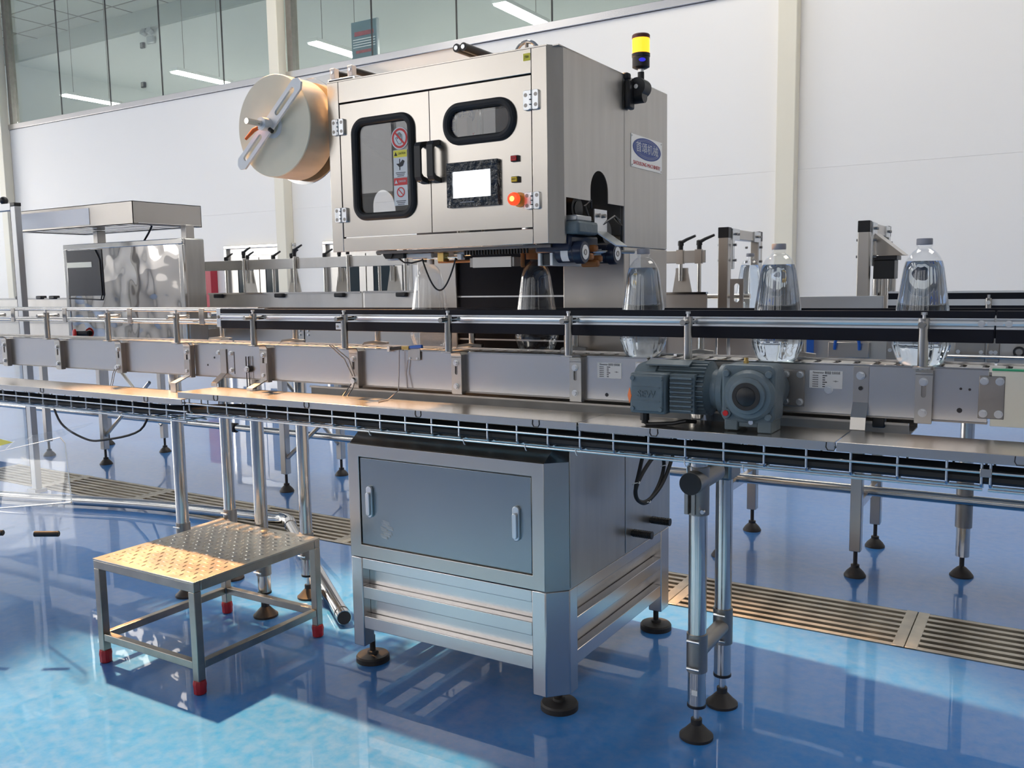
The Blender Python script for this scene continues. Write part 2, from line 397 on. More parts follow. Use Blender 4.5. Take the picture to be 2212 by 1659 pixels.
# ceiling with glowing skylight sheets, added out of view for general light
ceil = struct('ceiling', G().box(X0, X1, Y0, 13.2, ZC, ZC + 0.2), CEILM)
k = len(wx)
for (sx, sy) in ((-19, -3.5), (-13.2, -2.0), (-8.5, 6.3), (-3.0, 6.3), (2.5, 6.3), (-9.0, -5.5)):
    k += 1
    o = struct('window_%d' % k, G().box(sx - 1.0, sx + 1.0, sy - 2.6, sy + 2.6, ZC - 0.03, ZC - 0.005), FILLSKY)
    f = G()
    for q in (-1.05, 1.0): f.box(sx + q, sx + q + 0.05, sy - 2.65, sy + 2.65, ZC - 0.06, ZC)
    for q in (-2.65, 2.6): f.box(sx - 1.0, sx + 1.0, sy + q, sy + q + 0.05, ZC - 0.06, ZC)
    build('window_frame', f, ALUD, o)
# pillars
for k, px in enumerate((-17.68, -10.22, -2.66)):
    g = G(); g.box(px, px + 0.2, YW - 0.17, YW - 0.001, 0, ZC)
    struct('trim_%d' % (k + 2), g, CREAM, bevel=0.01)
# sill strip and glazed gallery above
sill = struct('trim_5', G().box(X0, X1, YW - 0.03, YW + 0.2, 4.405, 4.50), BEAM, bevel=0.004)
joints = [-17.3, -15.83, -14.37, -12.96, -11.46, -10.01, -8.40, -6.95, -5.51, -4.05, -2.46]
glz = struct('window_13', G().box(-24, -23.95, YW + 0.05, YW + 0.1, 4.5, ZC), ALUD)
for a, b in list(zip(joints[:-1], joints[1:])) + [(-2.46, -0.9), (-0.9, 1.0), (-24, -17.7)]:
    build('pane', G().box(a + 0.006, b - 0.006, YW + 0.05, YW + 0.062, 4.49, ZC - 0.005), GLASSG, glz)
for px in joints[1:-1]:
    build('mullion', G().box(px - 0.008, px + 0.008, YW + 0.048, YW + 0.066, 4.5, ZC - 0.002), BOOT, glz)
for px in (-17.44, -9.99, -2.44):
    build('jamb', G().box(px, px + 0.11, YW - 0.01, YW + 0.12, 4.5, ZC - 0.002), DULL, glz)
g = G(); g.box(X0, X1, 13.0, 13.2, 4.2, ZC)
struct('wall_gallery', g, GREYWALL)
struct('trim_6', G().box(X0, X1, YW + 0.2, 13.0, 4.2, 4.3), CEILM)
struct('trim_7', G().box(X0, X1, 12.90, 13.0, 6.9, ZC - 0.002), mat('cornice', (0.40, 0.43, 0.41), 0.6))
# ceiling grid of the gallery
g = G()
for k in range(18): g.box(X0 + 0.5 + k * 1.2, X0 + 0.52 + k * 1.2, 10.2, 12.9, ZC - 0.012, ZC - 0.001)
for k in range(3): g.box(X0, -2.5, 10.6 + k * 0.9, 10.62 + k * 0.9, ZC - 0.012, ZC - 0.001)
struct('trim_8', g, DULL)
# gallery tube lights
for k, (x, nm) in enumerate(((-17.2, 'first'), (-13.8, 'second'), (-10.4, 'third'), (-6.85, 'fourth'))):
    t = empty('tube_light', (x, 11.6, 5.2), 'lit fluorescent tube behind the gallery glass beside the blue notice board' if k == 2 else 'lit fluorescent tube fitting hanging behind the gallery glass', 'light', 'tube lights behind the gallery glass')
    build('tube', G().box(x - 0.10, x + 0.10, 10.98, 12.2, 5.185, 5.205), TUBELIGHT, t)
    build('housing', G().box(x - 0.115, x + 0.115, 10.95, 12.23, 5.205, 5.26), WHITE, t, bevel=0.006)
    g = G(); g.cyl((x, 11.2, 5.25), (x, 11.2, ZC - 0.01), 0.006, n=6).cyl((x, 12.0, 5.25), (x, 12.0, ZC - 0.01), 0.006, n=6)
    build('hanger', g, DULL, t)
# wall sockets and a twin lamp on the gallery wall
for (x, z, l) in ((-17.30, 6.59, 'small dark wall box above another box behind the gallery glass'), (-17.35, 5.76, 'small dark wall box low on the gallery wall')):
    b_ = empty('wall_box', (x, 12.99, z - 0.06), l, 'wall box')
    build('case', G().box(x - 0.06, x + 0.06, 12.94, 12.995, z - 0.06, z + 0.06), BOOT, b_, bevel=0.01)
    build('cover', G().box(x - 0.04, x + 0.04, 12.93, 12.94, z - 0.04, z + 0.04), DULL, b_)
t = empty('emergency_lamp', (-17.02, 12.98, 6.6), 'twin headed emergency lamp on the gallery wall', 'lamp')
build('case', G().box(-17.12, -16.88, 12.93, 12.995, 6.58, 6.74), ALUD, t, bevel=0.02)
for q in (-0.14, 0.06): build('lamp_head', G().cyl((-17.0 + q, 12.95, 6.80), (-17.0 + q, 12.85, 6.84), 0.06, 0.075, n=14), ALUD, t)
# poster behind the glass
ps = empty('notice_board', (-8.6, YW + 0.16, 4.5), 'blue notice board with red writing standing behind the gallery glass', 'sign')
build('board', G().box(-8.86, -8.39, YW + 0.15, YW + 0.17, 4.5, 5.06), mat('poster_blue', (0.12, 0.19, 0.22), 0.4, 0, var=0.3, vscale=6), ps)
build('upper_print', G().box(-8.80, -8.45, YW + 0.145, YW + 0.15, 4.86, 4.92), mat('poster_red', (0.35, 0.06, 0.07), 0.5, 0, var=0.5, vscale=30), ps)
build('lower_print', G().box(-8.78, -8.50, YW + 0.145, YW + 0.15, 4.62, 4.66), MATS['poster_red'], ps)
for q in range(4): build('shelf_line', G().box(-8.83, -8.42, YW + 0.144, YW + 0.15, 4.70 + q * 0.035, 4.712 + q * 0.035), PAPER, ps)
build('edge', G().box(-8.39, -8.37, YW + 0.14, YW + 0.18, 4.5, 5.06), ACEDGE, ps)

# doors in the back wall: steel frames, glazed leaves
def wall_door(n, x0, x1, zt):
    d = struct('door_%d' % n, G().box(x0 + 0.06, x1 - 0.06, YW - 0.02, YW - 0.002, 0, zt - 0.05), STEELV)
    build('frame_head', G().box(x0, x1, YW - 0.07, YW - 0.002, zt - 0.05, zt), POLISH, d, bevel=0.008)
    for (a, b) in ((x0, x0 + 0.06), (x1 - 0.06, x1)): build('frame_jamb', G().box(a, b, YW - 0.07, YW - 0.002, 0, zt - 0.05), POLISH, d, bevel=0.008)
    build('header', G().box(x0 + 0.14, x1 - 0.07, YW - 0.05, YW - 0.02, zt - 0.16, zt - 0.07), ALU, d)
    xm = (x0 + x1) / 2
    for (a, b) in ((x0 + 0.16, xm - 0.01), (xm + 0.01, x1 - 0.16)):
        lf = build('leaf', G().holeplate((a, b, 0.02, zt - 0.20), [(b - 0.12, 1.62), (a + 0.12, 1.62), (a + 0.12, 0.3), (b - 0.12, 0.3)] if False else rrect(a + 0.12, b - 0.12, 0.3, zt - 0.34, 0.01, 2), YW - 0.045, YW - 0.02, FY), STEELV, d)
        build('glass', G().box(a + 0.12, b - 0.12, YW - 0.035, YW - 0.028, 0.3, zt - 0.34), DARKGLASS, lf)
wall_door(1, -11.53, -9.98, 1.97)
wall_door(2, -9.38, -7.75, 1.97)
rb = empty('hydrant_cabinet', (-11.9, YW - 0.1, 0.9), 'red cabinet with pale edge fixed on the wall beside the steel door', 'cabinet')
build('body', G().box(-12.03, -11.78, YW - 0.14, YW - 0.002, 0.9, 1.62), REDPANEL, rb, bevel=0.01)
build('side_strip', G().box(-12.12, -12.03, YW - 0.14, YW - 0.002, 0.9, 1.62), PAPER, rb)

# drain grates: one thing per section, one part per bar
gx = [-6.629 + 0.889 * k for k in range(9)]
proto = None
for i, (a, b) in enumerate(zip(gx[:-1], gx[1:])):
    c = (a + b) / 2
    lab = ['at the end of the run past the acrylic guard', 'seen through the clear acrylic guard', 'beside the straight part of the steel pipe', 'beside the elbow of the steel pipe', 'between the tube legs and the cabinet', 'behind the label machine cabinet', 'right behind the paired tube legs', 'before the square portal legs and the round leg'][i]
    if proto is None:
        t = empty('drain_grate', (c, (GY0 + GY1) / 2, -0.05), 'steel floor drain grate section ' + lab, 'drain grate', 'drain grate sections in the floor channel')
        L_ = 0.886
        n = 8
        for q in range(n):
            y = GY0 + 0.004 + q * (GY1 - GY0 - 0.008 - 0.030) / (n - 1)
            if q == 0: b0 = build('bar', G().box(c - L_ / 2, c + L_ / 2, y, y + 0.024, -0.022, 0.003), GRATE, t, smooth=False)
            else: dup(b0, t, (0, y - GY0 - 0.004, 0))
        for q in (c - L_ / 2, c + L_ / 2 - 0.04): build('end_bar', G().box(q, q + 0.04, GY0 + 0.004, GY1 - 0.004, -0.03, 0.004), GRATE, t, bevel=0.002)
        g = G()
        for q in (c - L_ / 2 + 0.1, c + L_ / 2 - 0.14): g.box(q, q + 0.04, GY0 + 0.02, GY1 - 0.02, -0.09, -0.022)
        build('bearer', g, DULL, t)
        proto = t
    else: copy_thing(proto, (c, (GY0 + GY1) / 2, -0.05), 'steel floor drain grate section ' + lab)

# ================================================================== LABEL SLEEVING MACHINE
mc = empty('labeling_machine', (-1.62, 2.62, 0), 'large stainless label sleeving machine straddling the bottle conveyor', 'machine')
FRY, XS = 2.21, -1.2
# --- plinth
for (a, b) in ((-2.01, -1.963),):
    build('plinth_post', G().box(a, b, FRY, 2.262, 0.075, 0.388), BEAM, mc, bevel=0.003)
g = G(); g.prism([(-1.300, FRY, 0.062), (-1.253, FRY, 0.062), (XS, 2.265, 0.062), (XS, 2.315, 0.062), (-1.215, 2.315, 0.062), (-1.215, 2.27, 0.062), (-1.257, 2.225, 0.062), (-1.300, 2.225, 0.062)], (0, 0, 0.326))
build('corner_post', g, BEAM, mc, bevel=0.003)
build('plinth_post', G().box(-1.25, XS, 2.985, 3.06, 0.080, 0.388), BEAM, mc, bevel=0.003)
build('plinth_post', G().box(-2.01, -1.963, 2.985, 3.06, 0.080, 0.388), BEAM, mc, bevel=0.003)
for (z0, z1) in ((0.350, 0.387), (0.246, 0.288), (0.140, 0.184)):
    build('plinth_slat', G().box(-1.963, -1.3005, FRY + 0.002, 2.245, z0, z1), BEAM, mc, bevel=0.002)
    build('side_slat', G().box(-1.235, XS - 0.002, 2.3155, 2.985, z0, z1), BEAM, mc, bevel=0.002)
    build('rear_slat', G().box(-1.963, -1.25, 3.02, 3.058, z0, z1), BEAM, mc, bevel=0.002)
    build('side_slat', G().box(-2.008, -1.975, 2.262, 2.985, z0, z1), BEAM, mc, bevel=0.002)
build('recess_panel', G().box(-1.962, -1.301, 2.247, 2.252, 0.142, 0.387), BEAM, mc)
build('recess_panel', G().box(-1.242, -1.237, 2.316, 2.984, 0.142, 0.387), BEAM, mc)
for (x, y) in ((-1.985, 2.275), (-1.250, 2.285), (-1.235, 3.02), (-1.985, 3.02)):
    g = G(); g.lathe((x, y, 0), [(0.058, 0), (0.058, 0.016), (0.054, 0.022), (0.020, 0.026), (0.018, 0.034), (0.010, 0.036), (0.010, 0.09)], n=28)
    build('leveling_foot', g, BOOT, mc)
# --- cabinet
fr = G().holeplate((-2.01, -1.2535, 0.390, 0.777), [(-1.296, 0.735), (-1.963, 0.735), (-1.963, 0.434), (-1.296, 0.434)], FRY, 2.224, FY)
build('front_frame', fr, STEEL, mc, bevel=0.0015)
g = G()
ringA = [(-2.01, 2.224), (-1.2535, 2.224), (-1.2535, 2.211), (XS, 2.265), (XS, 3.06), (-2.01, 3.06)]
ringB = [(-2.01, 2.37), (-1.2535, 2.37), (-1.2435, 2.37), (XS, 2.41), (XS, 3.06), (-2.01, 3.06)]
n = len(ringA)
g.add([(x, y, 0.390) for x, y in ringA] + [(x, y, 0.777) for x, y in ringA] + [(x, y, 0.885) for x, y in ringB],
      [tuple(range(n - 1, -1, -1))] + [(i, (i + 1) % n, (i + 1) % n + n, i + n) for i in range(n)] + [(i + n, (i + 1) % n + n, (i + 1) % n + 2 * n, i + 2 * n) for i in range(n)] + [tuple(range(2 * n, 3 * n))])
build('cabinet_body', g, STEEL, mc, smooth=False)
for (a, b) in ((2.268, 2.655), (2.662, 3.058)):
    build('side_panel', G().box(XS, XS + 0.003, a, b, 0.394, 0.855), STEELV, mc, bevel=0.001)
dr = build('cabinet_door', G().box(-1.9595, -1.2995, 2.2135, 2.222, 0.4375, 0.7315), mat('bead_blasted_door', (0.30, 0.33, 0.345), 0.26, 1.0, bump=0.05, bscale=3, bdist=0.02), mc, bevel=0.0015)  # door steel darker than the frame around it
for x in (-1.918, -1.349):
    h = G(); pts = rrect(x - 0.012, x + 0.012, 0.533, 0.640, 0.0118, 6)
    h.prism([(u, 2.2135, v) for u, v in pts], (0, -0.010, 0))
    pts = rrect(x - 0.008, x + 0.008, 0.541, 0.620, 0.0075, 6); h.prism([(u, 2.2035, v) for u, v in pts], (0, -0.009, 0))
    build('swing_handle', h, ALU, dr, bevel=0.002)
g = G()
for k in range(7):
    a = random.uniform(-0.02, 0.02); z = 0.53 - k * 0.008
    g.prism([(-1.862 + a, 2.2133, z), (-1.835 + a, 2.2133, z - 0.006), (-1.832 + a, 2.2133, z - 0.016), (-1.858 + a, 2.2133, z - 0.011)], (0, -0.0006 - 0.0003 * k, 0))
build('tape_patch', g, FILMCLR, dr)
for (y, z) in ((2.715, 0.452), (2.878, 0.458)):
    g = G(); g.cyl((XS + 0.002, y, z), (XS + 0.075, y, z), 0.012, n=16)
    for q in range(9): g.cyl((XS + 0.008 + q * 0.008, y, z), (XS + 0.012 + q * 0.008, y, z), 0.0137, n=16)
    build('hose_stub', g, BLACKP, mc)
# --- rear column and upper rear block
build('rear_column', G().box(-2.04, -1.865, 2.66, 3.027, 0.885, 1.411), STEEL, mc, bevel=0.003)
build('rear_column', G().box(-1.425, XS, 2.66, 3.027, 0.885, 1.411), STEEL, mc, bevel=0.003)
build('rear_housing', G().box(-2.04, XS, 2.66, 3.027, 1.4115, 1.952), STEELV, mc, bevel=0.003)
for (z0, z1) in ((0.886, 1.098), (1.104, 1.252), (1.258, 1.410)):
    build('black_board', G().box(-1.865, -1.425, 2.675, 2.69, z0, z1), DARKBLUE, mc)
for z in (1.101, 1.255):
    build('board_trim', G().box(-1.865, -1.425, 2.676, 2.688, z - 0.0028, z + 0.0028), ALU, mc)
# --- hood
build('hood_stile', G().box(-2.04, -1.9935, FRY, 2.225, 1.411, 1.9485), HOODST, mc, bevel=0.0012)
build('hood_stile', G().box(-1.2785, -1.2295, FRY, 2.225, 1.411, 1.9485), HOODST, mc, bevel=0.0012)
build('hood_top_rail', G().box(-1.9925, -1.2795, FRY, 2.225, 1.8815, 1.9485), HOODST, mc, bevel=0.0012)
build('hood_bottom_rail', G().box(-1.9925, -1.2795, FRY, 2.225, 1.411, 1.4535), HOODST, mc, bevel=0.0012)
g = G(); g.prism([(-1.2292, FRY, 1.411), (XS, 2.252, 1.411), (XS, 2.262, 1.411), (-1.212, 2.262, 1.411), (-1.2292, 2.228, 1.411)], (0, 0, 0.5405))
build('hood_corner', g, STEELV, mc)
def arch(x0, x1, name):
    yc, hw, zb, zt, za = 2.478, 0.061, 1.541, 1.950, 1.634
    loop = [(yc - hw, zb)] + [(yc - hw * math.cos(math.pi * k / 16), za - 0.061 + 0.061 * math.sin(math.pi * k / 16)) for k in range(17)] + [(yc + hw, zb)]
    g = G()
    # left block, right block, top made of strips along the arch
    g.box(x0, x1, 2.262, yc - hw, zb, zt).box(x0, x1, yc + hw, 2.657, zb, zt)
    for (p, q) in zip(loop[1:-2], loop[2:-1]):
        g.prism([(x0, p[0], p[1]), (x0, q[0], q[1]), (x0, q[0], zt), (x0, p[0], zt)], (x1 - x0, 0, 0))
    return build(name, g, STEELV, mc, smooth=False)
arch(XS - 0.003, XS, 'hood_side')
arch(-2.04, -2.037, 'hood_side')
build('hood_roof', G().box(-2.04, XS, 2.225, 2.66, 1.949, 1.952), STEEL, mc)
build('hood_roof_edge', G().box(-2.04, -1.2285, FRY, 2.225, 1.9487, 1.952), HOODST, mc)
# doors with gasketed windows
def hood_door(x0, x1, wr, rad):
    hole = rrect(wr[0] + 0.013, wr[1] - 0.013, wr[2] + 0.013, wr[3] - 0.013, rad - 0.013, 8)
    d = build('hood_door', G().holeplate((x0, x1, 1.4585, 1.8765), hole, 2.2115, 2.221, FY), HOODST, mc)
    mid = rrect(wr[0] + 0.0125, wr[1] - 0.0125, wr[2] + 0.0125, wr[3] - 0.0125, rad - 0.0125, 8)
    build('window_gasket', G().tube([(u, 2.2095, v) for u, v in mid], 0.0122, 10, closed=True), RUBBER, d)
    build('window_glass', G().prism([(u, 2.2135, v) for u, v in hole], (0, 0.003, 0)), GLASSD, d)
    return d
dl = hood_door(-1.9905, -1.6365, (-1.942, -1.691, 1.506, 1.827), 0.05)
drr = hood_door(-1.6335, -1.2815, (-1.583, -1.329, 1.707, 1.830), 0.058)
for d, x in ((dl, -1.655), (drr, -1.609)):
    zs = (1.604, 1.731)
    out = [(FRY, zs[0]), (2.180, zs[0] + 0.006), (2.172, zs[0] + 0.018), (2.172, zs[1] - 0.018), (2.180, zs[1] - 0.006), (FRY, zs[1])]
    inn = [(FRY, zs[1] - 0.016), (2.188, zs[1] - 0.021), (2.1795, zs[1] - 0.029), (2.1795, zs[0] + 0.029), (2.188, zs[0] + 0.021), (FRY, zs[0] + 0.016)]
    build('pull_handle', G().prism([(x - 0.012, a, b) for a, b in out + inn], (0.024, 0, 0)), BLACKP, d, bevel=0.0015)
    g = G()
    for z in (zs[0] + 0.008, zs[1] - 0.008): g.cyl((x, 2.192, z), (x, 2.186, z), 0.004, n=10)
    build('handle_screw', g, ALU, d)
# stickers on the window
GY_ = 2.2128
def disc(c, r0, r1, m, parent, name, y, h=0.0006, n=40):
    g = G()
    if r0 > 0: g.ring((c[0], y, c[1]), (0, -1, 0), r0, r1, h, n)
    else: g.cyl((c[0], y, c[1]), (c[0], y - h, c[1]), r1, n=n)
    return build(name, g, m, parent, smooth=False)
sc = (-1.751, 1.750)
disc(sc, 0, 0.0335, PAPER, dl, 'sticker_disc', GY_)
disc(sc, 0.0235, 0.030, REDP, dl, 'red_ring', GY_ - 0.0006)
g = G(); hand = [(-0.012, -0.006), (-0.016, 0.002), (-0.013, 0.004), (-0.008, -0.002), (-0.008, 0.014), (-0.004, 0.015), (-0.004, 0.004), (-0.0035, 0.017), (0.0, 0.018), (0.0005, 0.004), (0.001, 0.016), (0.005, 0.015), (0.0045, 0.003), (0.006, 0.011), (0.009, 0.010), (0.009, -0.008), (0.004, -0.017), (-0.005, -0.017)]
g.tube([(sc[0] + a, GY_ - 0.001, sc[1] + b) for a, b in hand], 0.0007, 4, closed=True)
build('hand_outline', g, INK, dl)
g = G(); s2 = 0.7071
g.prism([(sc[0] - 0.026 * s2 - 0.002, GY_ - 0.0012, sc[1] + 0.026 * s2 - 0.002), (sc[0] - 0.026 * s2 + 0.002, GY_ - 0.0012, sc[1] + 0.026 * s2 + 0.002), (sc[0] + 0.026 * s2 + 0.002, GY_ - 0.0012, sc[1] - 0.026 * s2 + 0.002), (sc[0] + 0.026 * s2 - 0.002, GY_ - 0.0012, sc[1] - 0.026 * s2 - 0.002)], (0, -0.0006, 0))
build('red_bar', g, REDP, dl)
def warn(x0, x1, z0, z1, headm, word, kind):
    build('warning_sticker', G().box(x0, x1, GY_ - 0.0006, GY_, z0, z1), PAPER, dl)
    zh = z1 - (z1 - z0) * 0.27
    build('sticker_header', G().box(x0 + 0.001, x1 - 0.001, GY_ - 0.0010, GY_ - 0.0006, zh, z1 - 0.001), headm, dl)
    tx = x0 + 0.010; tz = (zh + z1) / 2
    g = G(); g.prism([(tx - 0.006, GY_ - 0.0012, tz - 0.006), (tx + 0.006, GY_ - 0.0012, tz - 0.006), (tx, GY_ - 0.0012, tz + 0.006)], (0, -0.0003, 0))
    build('warning_triangle', g, INK if kind == 0 else PAPER, dl)
    text('sticker_word', word, 0.009, INK if kind == 0 else PAPER, dl, ((x0 + x1) / 2 + 0.007, GY_ - 0.0011, tz), (1, 0, 0), (0, 0, 1), 0.0002, 0.028)
    cz = z0 + (z1 - z0) * 0.48; cx_ = (x0 + x1) / 2
    if kind == 0:
        g = G()
        g.prism([(cx_ - 0.016, GY_ - 0.0010, cz + 0.002), (cx_ - 0.002, GY_ - 0.0010, cz + 0.002), (cx_ + 0.009, GY_ - 0.0010, cz + 0.013), (cx_ + 0.017, GY_ - 0.0010, cz + 0.008), (cx_ + 0.010, GY_ - 0.0010, cz - 0.006), (cx_ - 0.004, GY_ - 0.0010, cz - 0.009)], (0, -0.0003, 0))
        g.box(cx_ - 0.004, cx_ - 0.001, GY_ - 0.0013, GY_ - 0.0009, cz - 0.018, cz + 0.016)
        build('hand_pictogram', g, INK, dl, smooth=False)
    else:
        disc((cx_, cz), 0.012, 0.0155, REDP, dl, 'red_ring', GY_ - 0.0008)
        g = G(); g.prism([(cx_ - 0.0105, GY_ - 0.0009, cz + 0.0085), (cx_ - 0.0085, GY_ - 0.0009, cz + 0.0105), (cx_ + 0.0105, GY_ - 0.0009, cz - 0.0085), (cx_ + 0.0085, GY_ - 0.0009, cz - 0.0105)], (0, -0.0004, 0))
        build('red_bar', g, REDP, dl)
    g = G()
    for q in range(3): g.box(x0 + 0.008 + q * 0.003, x1 - 0.008 - q * 0.003, GY_ - 0.0009, GY_ - 0.0005, z0 + 0.013 - q * 0.005, z0 + 0.015 - q * 0.005)
    build('small_print', g, INK, dl, smooth=False)
warn(-1.778, -1.724, 1.632, 1.715, YELLOWP, 'CAUTION', 0)
warn(-1.779, -1.725, 1.546, 1.631, REDP, 'DANGER', 1)
# hinges
def hinge(xc, z0, z1):
    zc = (z0 + z1) / 2
    g = G()
    for sgn in (-1, 1):
        a, b = sorted((xc + sgn * 0.004, xc + sgn * 0.0245)); pts = rrect(a, b, z0, z1, 0.005, 3); g.prism([(u, FRY + 0.001, v) for u, v in pts], (0, -0.009, 0))
    for q in range(4): g.cyl((xc, 2.203, z0 + q * (z1 - z0) / 4 + 0.001), (xc, 2.203, z0 + (q + 1) * (z1 - z0) / 4 - 0.001), 0.0052, n=12)
    h = build('hinge', g, ALU, mc, bevel=0.0008)
    for dx in (-0.016, 0.016):
        for dz in (-0.014, 0.014):
            s_ = G(); s_.ring((xc + dx, 2.2022, zc + dz), (0, -1, 0), 0.0028, 0.0055, 0.0008, 12); s_.cyl((xc + dx, 2.2022, zc + dz), (xc + dx, 2.2016, zc + dz), 0.0028, n=8)
            build('hinge_screw', s_, DULL, h)
for (xc, z0, z1) in ((-1.2775, 1.781, 1.835), (-1.2775, 1.508, 1.556), (-1.9945, 1.781, 1.832), (-1.9945, 1.505, 1.552)): hinge(xc, z0, z1)
# touch screen
ts = build('touch_screen', G().holeplate((-1.568, -1.388, 1.527, 1.657), rrect(-1.549, -1.413, 1.5535, 1.6305, 0.001, 1), 2.198, 2.2115, FY), mat('wrapped_bezel', (0.028, 0.032, 0.038), 0.16, 0, bump=0.9, bscale=55, rvar=0.1, vscale=30), mc, bevel=0.0015)
build('display', G().box(-1.549, -1.413, 2.2045, 2.2112, 1.5535, 1.6305), SCREEN, ts)
build('power_print', G().box(-1.52, -1.47, 2.1972, 2.1978, 1.5395, 1.5415), GREYCAP, ts)
def button(xc, zc, m, word):
    b_ = build('push_button', G().box(xc - 0.0125, xc + 0.0125, 2.2035, 2.2115, zc - 0.0085, zc + 0.0085), BLACKP, mc, bevel=0.001)
    build('button_cap', G().box(xc - 0.0105, xc + 0.0085, 2.199, 2.2036, zc - 0.0068, zc + 0.0068), m, b_, bevel=0.001)
    text('button_word', word, 0.006, INK, b_, (xc - 0.001, 2.1988, zc), (1, 0, 0), (0, 0, 1), 0.0001, 0.013)
button(-1.334, 1.653, RED, 'STOP'); button(-1.333, 1.5945, YELLOW, 'RESET')
es = build('emergency_stop', G().cyl((-1.322, 2.2115, 1.537), (-1.322, 2.208, 1.537), 0.021, n=28).cyl((-1.322, 2.208, 1.537), (-1.322, 2.186, 1.537), 0.013, n=20), AMBERPL, mc)
g = G(); g.lathe((-1.322, 2.186, 1.537), [(0.014, 0), (0.0185, 0.003), (0.0185, 0.012), (0.016, 0.017), (0.009, 0.0185)], axis=(0, -1, 0), n=24)
build('mushroom_head', g, REDLENS, es)
build('lit_core', G().cyl((-1.322, 2.1680, 1.537), (-1.322, 2.1668, 1.537), 0.0075, n=16), REDCORE, es)
yst = build('yellow_sticker', G().box(-1.3035, -1.2815, 2.2092, 2.2099, 1.9165, 1.9365), YELLOWP, mc)
text('sticker_code', 'JT08A', 0.010, INK, yst, (-1.2925, 2.2091, 1.9265), (1, 0, 0), (0, 0, 1), 0.0001, 0.015)
# name plate on the side, a second one inside
def nameplate(org, u, v, wd, ht, cw):
    u = Vector(u); v = Vector(v); nn = u.cross(v); o = Vector(org)
    P = lambda a, b, c: tuple(o + u * a + v * b + nn * c)
    npn = build('name_plate', G().prism([P(-wd / 2, -ht / 2, 0), P(wd / 2, -ht / 2, 0), P(wd / 2, ht / 2, 0), P(-wd / 2, ht / 2, 0)], nn * 0.0015), ALU, mc)
    E_ = [P(0.455 * wd * math.cos(2 * math.pi * k / 40), ht * 0.13 + 0.34 * ht * math.sin(2 * math.pi * k / 40), 0.0015) for k in range(40)]
    build('emblem', G().prism(E_, nn * 0.0006), BLUEP, npn, smooth=False)
    g = G()
    for q in (0.36, 0.40): g.tube([P(q * wd * math.cos(2 * math.pi * k / 40), ht * 0.13 + (q - 0.13) * ht * math.sin(2 * math.pi * k / 40) * 1.05, 0.0023) for k in range(40)], 0.0004, 4, closed=True)
    build('emblem_line', g, PAPER, npn)
    text('company_name', '首頌机械', 0.036, PAPER, npn, P(0, ht * 0.13, 0.0022), u, v, 0.0002, cw)
    text('company_latin', 'SHOUSONG MACHINERY', 0.018, REDP, npn, P(0, -ht * 0.36, 0.0016), u, v, 0.0002, wd * 0.88)
    for (a, b) in ((-1, -1), (1, -1), (1, 1), (-1, 1)):
        c = Vector(P(a * (wd / 2 - 0.007), b * (ht / 2 - 0.006), 0.0015)); build('rivet', G().cyl(c, c + nn * 0.0015, 0.003, n=10), POLISH, npn)
nameplate((XS + 0.0005, 2.841, 1.7245), (0, 1, 0), (0, 0, 1), 0.262, 0.105, 0.185)
build('inner_back', G().box(-2.03, -1.21, 2.650, 2.657, 1.45, 1.94), mat('dark_inner_panel', (0.10, 0.10, 0.10), 0.5), mc)  # dark sheet added to deepen the shade inside the hood
nameplate((-1.865, 2.6498, 1.868), (1, 0, 0), (0, 0, 1), 0.23, 0.135, 0.165)
# small data plate low on the column
build('data_plate', G().box(XS, XS + 0.0012, 2.70, 2.79, 1.335, 1.40), ALU, mc)
# mechanism inside the hood, seen through the windows and the side opening
build('mandrel', G().lathe((-1.40, 2.44, 1.42), [(0.045, 0), (0.048, 0.10), (0.03, 0.16), (0.012, 0.22), (0.012, 0.36)], n=24), ALU, mc)
build('inner_bracket', G().box(-1.665, -1.625, 2.40, 2.43, 1.46, 1.83), CREAMPL, mc, bevel=0.003)
build('inner_bracket', G().box(-1.62, -1.50, 2.44, 2.47, 1.775, 1.85), WHITEALU, mc, bevel=0.003)
for x in (-1.68, -1.585): build('guide_rod', G().cyl((x, 2.42, 1.42), (x, 2.42, 1.945), 0.007, n=10), POLISH, mc)
g = G(); g.add([(-2.035, 2.32, 1.80), (-2.035, 2.62, 1.80), (-1.75, 2.62, 1.62), (-1.62, 2.62, 1.58), (-1.62, 2.32, 1.58), (-1.75, 2.32, 1.62)], [(0, 1, 2, 5), (5, 2, 3, 4)])
build('film_web', g, FILMCLR, mc)
build('feed_motor', G().cyl((-1.30, 2.36, 1.515), (-1.215, 2.36, 1.515), 0.036, n=24).cyl((-1.215, 2.36, 1.515), (-1.212, 2.36, 1.515), 0.022, n=20), BLACKP, mc)
build('drive_body', G().box(-1.30, -1.165, 2.27, 2.40, 1.437, 1.475), GEAR, mc, bevel=0.008)
build('drive_cover', G().box(-1.29, -1.175, 2.28, 2.375, 1.475, 1.492), ALUD, mc, bevel=0.004)
build('drive_block', G().box(-1.31, -1.19, 2.27, 2.45, 1.385, 1.437), MOTORB, mc, bevel=0.008)
g = G(); g.box(-1.18, -1.176, 2.395, 2.48, 1.45, 1.515); g.prism([(-1.18, 2.395, 1.45), (-1.18, 2.48, 1.45), (-1.12, 2.50, 1.405), (-1.12, 2.42, 1.405)], (0.002, 0, 0.003))
br = build('bent_bracket', g, ALU, mc)
for y in (2.418, 2.455): build('wing_screw', G().cyl((-1.176, y, 1.497), (-1.168, y, 1.497), 0.006, n=10), DULL, br)
build('side_motor', G().cyl((-1.30, 2.56, 1.455), (-1.215, 2.56, 1.455), 0.035, n=20), BLACKP, mc)
